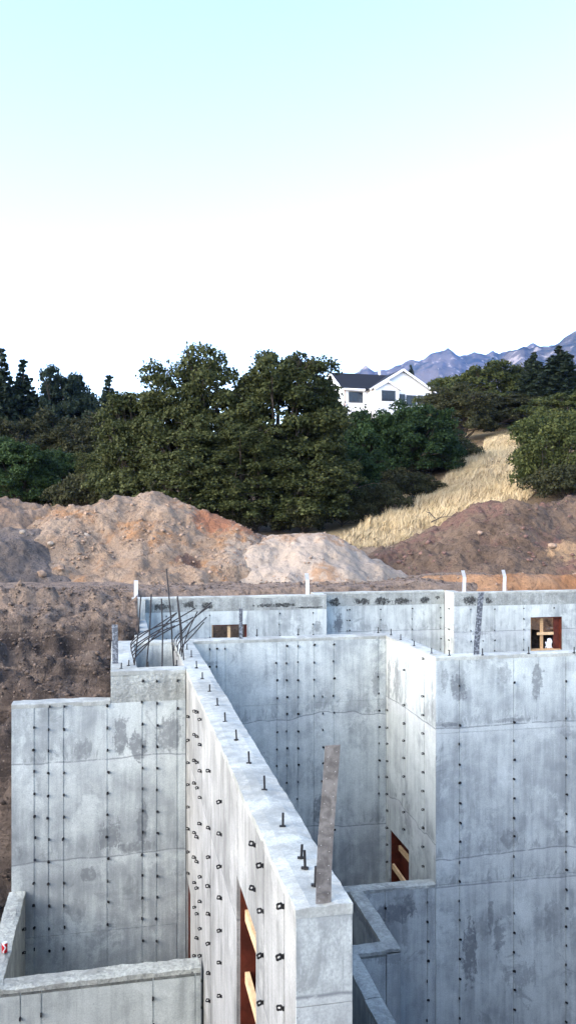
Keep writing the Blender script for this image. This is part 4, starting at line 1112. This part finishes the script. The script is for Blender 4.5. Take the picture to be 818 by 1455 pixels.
# small entry gable standing in front of the big one
E0, E1 = G0+.05, G0+3.5; EP = (E0+E1)/2; eg = .52; ez = EV-.35; EY = GY-1.1
mb = MB(); mb.box(E0, E1, EY, GY-.01, D0, ez); mb.face([(E0, EY, ez), (E1, EY, ez), (EP, EY, ez+eg*(E1-E0)/2)]); part('entry_wall', mb, M['siding'])
mb = MB(); ezt = ez+eg*(E1-E0)/2+.05
slab(mb, (EP, EY-.3, ezt), (EP, GY-.01, ezt), (E0-.3, GY-.01, ez-.3*eg), (E0-.3, EY-.3, ez-.3*eg), .12)
slab(mb, (EP, GY-.01, ezt), (EP, EY-.3, ezt), (E1+.3, EY-.3, ez-.3*eg), (E1+.3, GY-.01, ez-.3*eg), .12)
part('entry_roof', mb, M['shingle'])
rake((E0-.33, EY-.33, ez-.34*eg), (EP, EY-.33, ezt+.02), w=.24); rake((EP, EY-.33, ezt+.02), (E1+.33, EY-.33, ez-.34*eg), w=.24)
def window(x0, x1, z0, z1, y, panes, face='y'):
    f = MB()
    w_ = .07
    if face == 'y':
        f.box(x0-w_, x1+w_, y-.06, y-.005, z1, z1+w_); f.box(x0-w_, x1+w_, y-.07, y-.005, z0-w_, z0); f.box(x0-w_, x0, y-.06, y-.005, z0, z1); f.box(x1, x1+w_, y-.06, y-.005, z0, z1)
        o = part('window', f, M['frame'])
        for i in range(panes):
            a, b = x0+(x1-x0)*i/panes, x0+(x1-x0)*(i+1)/panes
            mb = MB(); mb.box(a+.03, b-.03, y-.045, y-.008, z0+.02, z1-.02); part('pane', mb, M['glass'], o)
            if i: mb = MB(); mb.box(a-.03, a+.03, y-.055, y-.006, z0, z1); part('mullion', mb, M['frame'], o)
    else:
        f.box(y-.06, y-.005, x0-w_, x1+w_, z1, z1+w_); f.box(y-.06, y-.005, x0-w_, x1+w_, z0-w_, z0); f.box(y-.06, y-.005, x0-w_, x0, z0, z1); f.box(y-.06, y-.005, x1, x1+w_, z0, z1)
        o = part('window', f, M['frame'])
        mb = MB(); mb.box(y-.045, y-.008, x0+.02, x1-.02, z0+.02, z1-.02); part('pane', mb, M['glass'], o)
pxm = lambda p: (p-488)*k_
zpx = lambda py: EV - (py-549)*HD/1180.0
window(pxm(495.5), pxm(514), zpx(568.5), zpx(555), 0, 3)
window(pxm(531.5), pxm(549.5), zpx(568.5), zpx(555.5), EY, 3)
window(pxm(561), pxm(568), zpx(571), zpx(558), GY, 1)
window(pxm(571), pxm(584), zpx(572), zpx(559), GY, 2)
window(pxm(587), pxm(594), zpx(571), zpx(558.5), GY, 1)
window(pxm(597), pxm(605), zpx(571), zpx(558.5), GY, 1)
window(5.0, 5.9, zpx(547.5), zpx(540.5), 0, 1, 'x'); window(1.6, 2.6, zpx(562), zpx(556), 0, 1, 'x')
mb = MB(); mb.box(-.06, -.005, 4.4, 6.9, zpx(575), zpx(559)); o = part('garage_door', mb, M['trim'])
mb = MB(); mb.tube([(7.3, BD/2+.4, EV+RISE-.2), (7.3, BD/2+.4, EV+RISE+.75)], .16, 10); part('chimney', mb, M['trim'])
for (cx_, cy_) in ((0, 0), (G0, GY), (G1, GY)):
    mb = MB(); mb.box(cx_-.06, cx_+.10, cy_-.05, cy_+.02, D0, EV-.3); part('corner_board', mb, M['trim'])
mb = MB(); mb.tube([(.18, -.12, EV-.3), (.18, -.12, D0)], .05, 8); part('downpipe', mb, plain('copper_pipe', (0.45, 0.28, 0.22), .5))

# lamp post behind the heap
lx, ly = ray(111, 50); lz = gh(lx, ly)
lamp = thing('lamp_post', 'slim post with white lamp head between heap and trees', 'lamp post', (lx, ly, lz+ZC))
htop = -(693-735)/1180.0*50 - lz
part('post', MB().tube([(0, 0, 0), (0, 0, htop-.3)], .05, 8), M['post_metal'], lamp)
obj('lamp_head', mesh('lamp_head', *lathe([(.06, htop-.3), (.13, htop-.22), (.14, htop-.05), (.05, htop)], 10), smooth=True), M['white_paint'], lamp)

# ------------------------------------------------------------------ trees
def leaf_quads(C, N, size):
    """diamond leaves at C with normals N"""
    n = len(C)
    r = nrng.normal(size=(n, 3)); a = np.cross(N, r); a /= np.linalg.norm(a, axis=1, keepdims=True)+1e-9
    b = np.cross(N, a)
    s = size[:, None]
    asp = nrng.uniform(.55, .85, (n, 1))
    V = np.stack([C - a*s, C - b*s*asp, C + a*s, C + b*s*asp + N*s*.25], 1).reshape(-1, 3)
    return V
def oak(seed, W, H, nclump=120, leaves=230, lsize=.13, crown_base=.18, squash=1.0, gaps=.25, clump_r=(.55, 1.05), irregular=.24):
    """returns crown mesh and wood mesh; W crown width, H total height"""
    r_ = np.random.default_rng(seed)
    cb = H*crown_base; ch = (H-cb)/2; cz = cb+ch
    cs = []
    tries = 0
    while len(cs) < nclump and tries < 9000:
        tries += 1
        d = r_.normal(size=3); d /= np.linalg.norm(d)
        if d[2] < -.75: continue
        lump = 1 + irregular*float(vnoise(np.array([d[0]*1.7+seed*3.1]), np.array([d[1]*1.7+seed]), np.array([d[2]*1.7]))[0]) + .12*r_.normal()
        rad = (.50 + .5*r_.random()**.5) * lump
        fl_ = 1.0 if d[2] > 0 else (1.0/math.sqrt(max(1-d[2]**2, .12)))**.8
        p = np.array([d[0]*W/2*rad*fl_, d[1]*W/2*rad*.92*fl_, cz + d[2]*ch*rad*(squash if d[2] > 0 else 1.0)])
        if p[2] < cb*.5 or p[2] > H: continue
        cs.append(p)
    cs = np.array(cs); top = cs[:, 2].max()+.5
    cs[:, 2] *= H/top
    Vs = []
    for c in cs:
        cr = r_.uniform(*clump_r)
        n = int(1.5*leaves*r_.uniform(.65, 1.35)*(cr/.8)**2)
        d = nrng.normal(size=(n, 3)); d /= np.linalg.norm(d, axis=1, keepdims=True)
        d[:, 2] = np.where(d[:, 2] < -.35, -d[:, 2]*.6, d[:, 2])
        # little sub-lobes make the outline uneven
        lob = 1 + .38*vnoise(d[:, 0]*2.4+c[0], d[:, 1]*2.4+c[1], d[:, 2]*2.4+c[2])
        rr = cr*lob*nrng.uniform(.35, 1.0, n)**.45
        C = c + d*rr[:, None]*np.array([1.0, 1.0, .9])
        Nn = d*.6 + nrng.normal(size=(n, 3))*.6 + np.array([0, 0, .2]); Nn /= np.linalg.norm(Nn, axis=1, keepdims=True)
        Vs.append(leaf_quads(C, Nn, lsize*.76*nrng.uniform(.45, 1.6, n)))
    V = np.vstack(Vs)
    crown = mesh_np('crown', V, np.arange(len(V)).reshape(-1, 4))
    mb = MB()
    fork = cb + ch*.25
    lean = r_.normal(size=2)*.03*H
    tr = .028*H+.03
    mb.tube([(0, 0, -.5), (lean[0]*.2, lean[1]*.2, cb*.6), (lean[0]*.6, lean[1]*.6, fork), (lean[0], lean[1], cz+ch*.35)], [tr*1.25, tr, tr*.8, tr*.25], 8)
    order = r_.permutation(len(cs))[:min(34, len(cs))]
    for i in order:
        c = cs[i]; z0 = r_.uniform(cb*.5, fork+ch*.5)
        s0 = np.array([lean[0]*.5, lean[1]*.5, z0]); m_ = s0*.45 + c*.55 + r_.normal(size=3)*.25; m_[2] -= .15
        mb.tube([tuple(s0), tuple(m_), tuple(c)], [tr*.38, tr*.22, tr*.07], 5, False)
        for q in range(2):
            e = c + r_.normal(size=3)*.7; mb.tube([tuple(c*.8+s0*.2), tuple((c+e)/2+r_.normal(size=3)*.1), tuple(e)], [tr*.10, tr*.07, tr*.03], 4, False)
    wood = mesh('trunk', mb.v, mb.f, True)
    return crown, wood
def conifer(seed, W, H, tiers=30, per=11, droop=.25, nl=46, open_=0.0, base=.06, ls=.16):
    r_ = np.random.default_rng(seed); Vs = []; mb = MB()
    mb.tube([(0, 0, -.5), (0, 0, H*.55), (0, 0, H)], [H*.022, H*.013, .02], 7)
    for i in range(tiers):
        f_ = (i+.3)/tiers; z = H*(base + (1-base)*f_)
        R = W/2*(1-f_)**.85*(1 + .08*r_.normal()) + .10
        for k in range(per if f_ < .85 else 6):
            if r_.random() < open_: continue
            an = 2*math.pi*(k/per) + r_.uniform(-.3, .3) + i*.7; rr = R*r_.uniform(.72, 1.1)
            dirv = np.array([math.cos(an), math.sin(an), -droop + .35*f_]); tip = np.array([0, 0, z]) + dirv*rr + np.array([0, 0, .12*rr])
            n = max(5, int(nl*(rr/(W/2))))
            t_ = nrng.uniform(.12, 1, n)**.8
            C = np.array([0, 0, z])*(1-t_[:, None]) + tip*t_[:, None]
            side = np.array([-math.sin(an), math.cos(an), 0])
            C = C + side*(nrng.normal(size=(n, 1))*.16*rr*(1.15-t_[:, None])) + nrng.normal(size=(n, 3))*.07 + np.array([0, 0, -1])*(nrng.random((n, 1))*.16*rr*.5)
            Nn = np.array([0, 0, .6]) + nrng.normal(size=(n, 3))*.7; Nn /= np.linalg.norm(Nn, axis=1, keepdims=True)
            Vs.append(leaf_quads(C, Nn, ls*nrng.uniform(.7, 1.5, n)))
            if k % 2 == 0: mb.tube([(0, 0, z), tuple(tip)], [.035, .012], 4, False)
    V = np.vstack(Vs)
    return mesh_np('crown', V, np.arange(len(V)).reshape(-1, 4)), mesh('trunk', mb.v, mb.f, True)

PROTO = {}
def proto(key, fn, leafm, *a, **k):
    cr, wd = fn(*a, **k); cr.materials.append(M[leafm]); wd.materials.append(M['bark'])
    PROTO[key] = (cr, wd)
proto('oakA', oak, 'leaf_oak', 1, 8.6, 10.5, 250, 230, lsize=.115, crown_base=.03, clump_r=(.45, .95))
proto('oakB', oak, 'leaf_oak', 2, 7.0, 11.0, 230, 230, lsize=.115, crown_base=.03, clump_r=(.45, .95))
proto('oakC', oak, 'leaf_oak', 3, 6.2, 8.4, 180, 230, lsize=.115, crown_base=.02, clump_r=(.45, .9))
proto('open', oak, 'leaf_oak', 4, 6.6, 10.5, 70, 150, lsize=.105, crown_base=.25, clump_r=(.3, .62), irregular=.6)
proto('green', oak, 'leaf_green', 5, 7.6, 7.6, 160, 190, lsize=.125, crown_base=.02)
proto('green2', oak, 'leaf_green', 6, 6.0, 6.4, 130, 190, lsize=.12, crown_base=.02)
proto('olive', oak, 'leaf_olive', 7, 9.0, 9.5, 170, 170, lsize=.14, crown_base=.02)
proto('light', oak, 'leaf_light', 8, 9.5, 7.2, 130, 170, lsize=.15, crown_base=.05, clump_r=(.6, 1.1))
proto('bush', oak, 'leaf_light', 9, 5.2, 4.4, 130, 230, lsize=.085, crown_base=.0, clump_r=(.38, .75))
proto('shrub', oak, 'leaf_olive', 10, 6.0, 2.6, 70, 150, lsize=.12, crown_base=.0, clump_r=(.45, .8))
proto('spruce', conifer, 'needle', 21, 6.6, 13.5, 40, 14, droop=.12, nl=60, base=.04, ls=.17)
proto('fir', conifer, 'needle', 22, 6.4, 15.0, 32, 12, droop=.20, nl=60, open_=.10, ls=.20)
proto('pine', oak, 'needle', 31, 8.6, 13.0, 250, 260, lsize=.16, crown_base=.04, clump_r=(.6, 1.15), irregular=.12)

TREES = [
 # proto, px centre, d, top py, width px, label, group
 ('oakA', 296, 49, 495, 205, 'tallest broad oak rising in the middle of the left tree mass', 'oaks behind the heaps'),
 ('oakB', 394, 48, 502, 168, 'tall oak right of the gap of sky, its crown over the sand heap', 'oaks behind the heaps'),
 ('oakC', 196, 49, 556, 120, 'rounded oak at the left flank of the big oak group', 'oaks behind the heaps'),
 ('open', 238, 54, 513, 120, 'thin open crowned tree with sky showing through, left of the tallest oak', 'oaks behind the heaps'),
 ('oakC', 450, 50, 548, 84, 'oak at the right end of the big group, next to the house', 'oaks behind the heaps'),
 ('oakB', 345, 46, 600, 130, 'lower front oak in mid group above the orange tip of the heap', 'oaks behind the heaps'),
 ('oakC', 265, 46, 610, 130, 'lower oak directly above the peak of the tan heap', 'oaks behind the heaps'),
 ('oakC', 432, 46.5, 625, 130, 'lower oak above the pale sand heap', 'oaks behind the heaps'),
 ('oakC', 150, 53, 640, 80, 'small greyish oak left of the big group near the lamp post', 'oaks behind the heaps'),
 ('green2', 498, 54, 632, 90, 'dark green tree at the left end of the golden grass', 'trees around the golden grass'),
 ('green', 588, 62, 570, 120, 'dark green tree in front of the house above the grass', 'trees around the golden grass'),
 ('green2', 526, 62, 583, 110, 'dark tree below the left window of the house', 'trees around the golden grass'),
 ('green2', 612, 66, 590, 90, 'dark tree at the upper left edge of the grass', 'trees around the golden grass'),
 ('olive', 655, 84, 545, 110, 'brownish dark tree right of the house', 'trees on the right hill'),
 ('light', 695, 100, 519, 130, 'lighter green tree crowning the hill below the mountain', 'trees on the right hill'),
 ('light', 650, 108, 534, 90, 'light green tree just right of the house roof', 'trees on the right hill'),
 ('olive', 735, 90, 560, 120, 'olive tree on the hill below the left spruce', 'trees on the right hill'),
 ('light', 802, 82, 560, 130, 'light green tree at the right edge below the tall spruce', 'trees on the right hill'),
 ('green', 782, 74, 592, 100, 'dark green tree right of the far dirt path', 'trees on the right hill'),
 ('spruce', 757, 96, 502, 62, 'smaller left spruce of the pair on the right hill', 'spruces on the right hill'),
 ('spruce', 795, 94, 493, 86, 'larger right spruce of the pair on the right hill', 'spruces on the right hill'),
 ('bush', 796, 44.5, 581, 126, 'near leafy bush at the right edge above the brown soil', 'bushes at the right edge'),
 ('bush', 762, 47, 622, 64, 'smaller bush at the top right end of the golden grass', 'bushes at the right edge'),
 ('olive', 60, 68, 582, 150, 'dark olive tree in front of the pines on the left', 'trees on the left'),
 ('olive', 130, 66, 592, 110, 'brownish dark tree between the lamp post and the pines', 'trees on the left'),
 ('olive', -15, 68, 575, 120, 'dark tree cut by the left edge of the photo', 'trees on the left'),
 ('green', 22, 54, 622, 120, 'deep green leafy tree at the left edge above the left heap', 'trees on the left'),
 ('green2', 92, 60, 640, 90, 'low green tree behind the saddle between the left heaps', 'trees on the left'),
 ('fir', 2, 88, 498, 80, 'tall fir cut by the left edge', 'conifers on the left'),
 ('fir', 34, 90, 514, 80, 'slim fir second from the left edge', 'conifers on the left'),
 ('pine', 95, 92, 527, 92, 'broad dark pine among the conifers on the left', 'conifers on the left'),
 ('fir', 156, 88, 536, 78, 'pointed fir left of the oak group', 'conifers on the left'),
 ('olive', 18, 104, 556, 110, 'dark tree filling the gap between the two firs at the left', 'trees on the left'),
 ('olive', 128, 104, 584, 110, 'dark tree behind, between the broad pine and the pointed fir', 'trees on the left'),
 ('fir', 583, 150, 519, 22, 'conifer tip showing over the roof of the house', 'conifers behind the house'),
 ('green', 466, 84, 584, 70, 'dark tree at the left foot of the house', 'trees around the golden grass'),
 ('light', 690, 92, 562, 90, 'light green tree above the far dirt path', 'trees on the right hill'),
]
SHRUBS = ((120, 50, 672, 90), (175, 48, 690, 80), (235, 47, 705, 80), (300, 46.5, 712, 90), (365, 46, 718, 90), (430, 45.5, 722, 80), (485, 47.5, 720, 80), (520, 51, 705, 70),
          (15, 58, 680, 110), (75, 59, 685, 100), (130, 57, 690, 80), (560, 60, 672, 80), (612, 62, 655, 90), (652, 66, 640, 70), (-40, 57, 685, 90), (585, 55, 690, 80), (548, 50, 715, 70))
SHRUB_LABELS = ['low shrub between the lamp post and the first oak', 'low shrub behind the left peak of the tan heap', 'low shrub behind the right peak of the tan heap', 'low shrub behind the orange shoulder of the tan heap', 'low shrub behind the orange tip where tan heap meets sand', 'low shrub behind the top of the pale sand heap', 'low shrub at the lower left corner of the golden grass', 'low shrub a third of the way up the left grass edge', "low shrub behind the left heap near the photo's left edge", 'low shrub behind the left heap, right of its top', 'low shrub just left of the lamp post', 'low shrub halfway up the left grass edge', 'low shrub near the top of the left grass edge', 'low shrub at the top end of the golden grass', 'low shrub cut off by the left photo edge', 'low shrub against the grass below the house gable', 'low shrub against the lower grass below the left house window']
for (px, d, py, w), lb in zip(SHRUBS, SHRUB_LABELS):
    TREES.append(('shrub', px, d, py, w, lb, 'undergrowth shrubs'))
TREES.append(('shrub', 805, 42, 668, 110, 'leafy shrub under the near bush at the right edge', 'bushes at the right edge'))
for key, px, d, py, wpx, label, grp in TREES:
    cr, wd = PROTO[key]
    x, y = ray(px, d); z = gh(x, y)
    co = np.empty(len(cr.vertices)*3, dtype=np.float32); cr.vertices.foreach_get('co', co); co = co.reshape(-1, 3)
    top = -(py-735)/1180.0*d - z
    if key == 'shrub': top = max(top, 1.9)
    sz = top/float(np.percentile(co[:, 2], 99.9)); sx = (wpx*d/1180.0)/float(np.percentile(co[:, 0], 99) - np.percentile(co[:, 0], 1))
    root = thing('conifer' if key in ('fir', 'spruce', 'pine') else ('bush' if key in ('bush', 'shrub') else 'oak_tree' if key.startswith('oak') or key == 'open' else 'leafy_tree'),
                 label, 'bush' if key in ('bush', 'shrub') else 'tree', (x, y, z+ZC), rng.choice((0, math.pi)) + rng.uniform(-.25, .25), grp)
    root.scale = (sx, sx, sz)
    obj('crown', cr, None, root); obj('trunk', wd, None, root)

# ------------------------------------------------------------------ golden grass on the slope
poly = [ray(*q) for q in ((462, 39.0), (500, 42.5), (540, 46.5), (580, 51), (620, 57), (650, 63), (685, 74), (690, 84), (724, 86), (740, 76), (768, 56), (765, 47), (740, 42), (690, 40), (600, 38), (500, 37.5))]
def inside(x, y):
    c = np.zeros(len(x), bool); n = len(poly)
    for i in range(n):
        x0, y0 = poly[i]; x1, y1 = poly[(i+1) % n]
        hit = ((y0 > y) != (y1 > y)) & (x < (x1-x0)*(y-y0)/(y1-y0+1e-12)+x0); c ^= hit
    return c
px_ = np.array(poly); n = 520000
xs = nrng.uniform(px_[:, 0].min(), px_[:, 0].max(), n); ys = nrng.uniform(px_[:, 1].min(), px_[:, 1].max(), n)
keep = inside(xs, ys) & (fbm(xs*.7, ys*.7, 9.0, 4) + nrng.random(n)*.8 > .12)
xs, ys = xs[keep], ys[keep]; n = len(xs)
zs = ground_h(xs, ys) + ZC - .03
hgt = (.24 + .36*nrng.random(n)**1.5)*np.clip(1 + .4*fbm(xs*.55, ys*.55, 2.0, 4), .35, 2.0); wd_ = nrng.uniform(.005, .010, n)
an = nrng.uniform(0, 6.28, n); ln = nrng.normal(size=(n, 2))*.13 + np.array([.10, 0])
B = np.stack([xs, ys, zs], -1); ax_ = np.stack([np.cos(an), np.sin(an), an*0], -1)*wd_[:, None]
mid = B + np.stack([ln[:, 0]*.35, ln[:, 1]*.35, hgt*.6], -1); tip = B + np.stack([ln[:, 0], ln[:, 1], hgt], -1)
V = np.stack([B-ax_, B+ax_, mid+ax_*1.1, tip, mid-ax_*1.1], 1).reshape(-1, 3)
grass = obj('dry_grass', mesh_np('dry_grass', V, np.arange(len(V)).reshape(-1, 5)), M['grass'])
tag(grass, 'tall golden dry grass on the slope between soil and trees', 'grass', kind='stuff')
# a few dead sticks at the edge of the grass
for (px, py, d, l, an) in ((612, 742, 38.0, 1.2, .5), (618, 737, 38.6, .8, 2.2), (800, 704, 42, 1.6, -.5), (790, 712, 41.5, 1.1, .6)):
    x, y, z = pt(px, py, d)
    z = max(z, gh(x, y)+.05)
    mb = MB(); mb.tube([(x, y, z), (x+l*.5*math.cos(an), y+.1, z+l*.4*math.sin(abs(an))), (x+l*math.cos(an), y, z+l*.5*math.sin(abs(an)))], [.03, .022, .01], 6)
    mb.tube([(x+l*.5*math.cos(an), y+.1, z+l*.4*math.sin(abs(an))), (x+l*.7*math.cos(an), y+.2, z+l*.75*math.sin(abs(an)))], [.016, .006], 5)
    o = mb.build('dead_branch', M['bark'])
    tag(o, {612: 'dead branch lying at the lower edge of the golden grass', 618: 'shorter dead branch crossing the one at the grass edge',
            800: 'long dead branch under the near bush at the right edge', 790: 'short dead branch on the brown soil by the near bush'}[px], 'branch', 'dead branches')

# ------------------------------------------------------------------ haze
hz_m = bpy.data.materials.new('haze'); hz_m.use_nodes = True
nt = hz_m.node_tree; nt.nodes.remove(nt.nodes['Principled BSDF'])
pv = nt.nodes.new('ShaderNodeVolumePrincipled')
pv.inputs['Color'].default_value = (0.16, 0.38, 1.0, 1); pv.inputs['Density'].default_value = 4.5e-5
nt.links.new(pv.outputs[0], nt.nodes['Material Output'].inputs['Volume'])
mb = MB(); mb.box(-5300, 5300, -5300, 5300, -50-ZC, 1300)
hz_o = mb.build('haze', hz_m); tag(hz_o, 'thin blue air between the house and the mountains', 'haze', kind='stuff')
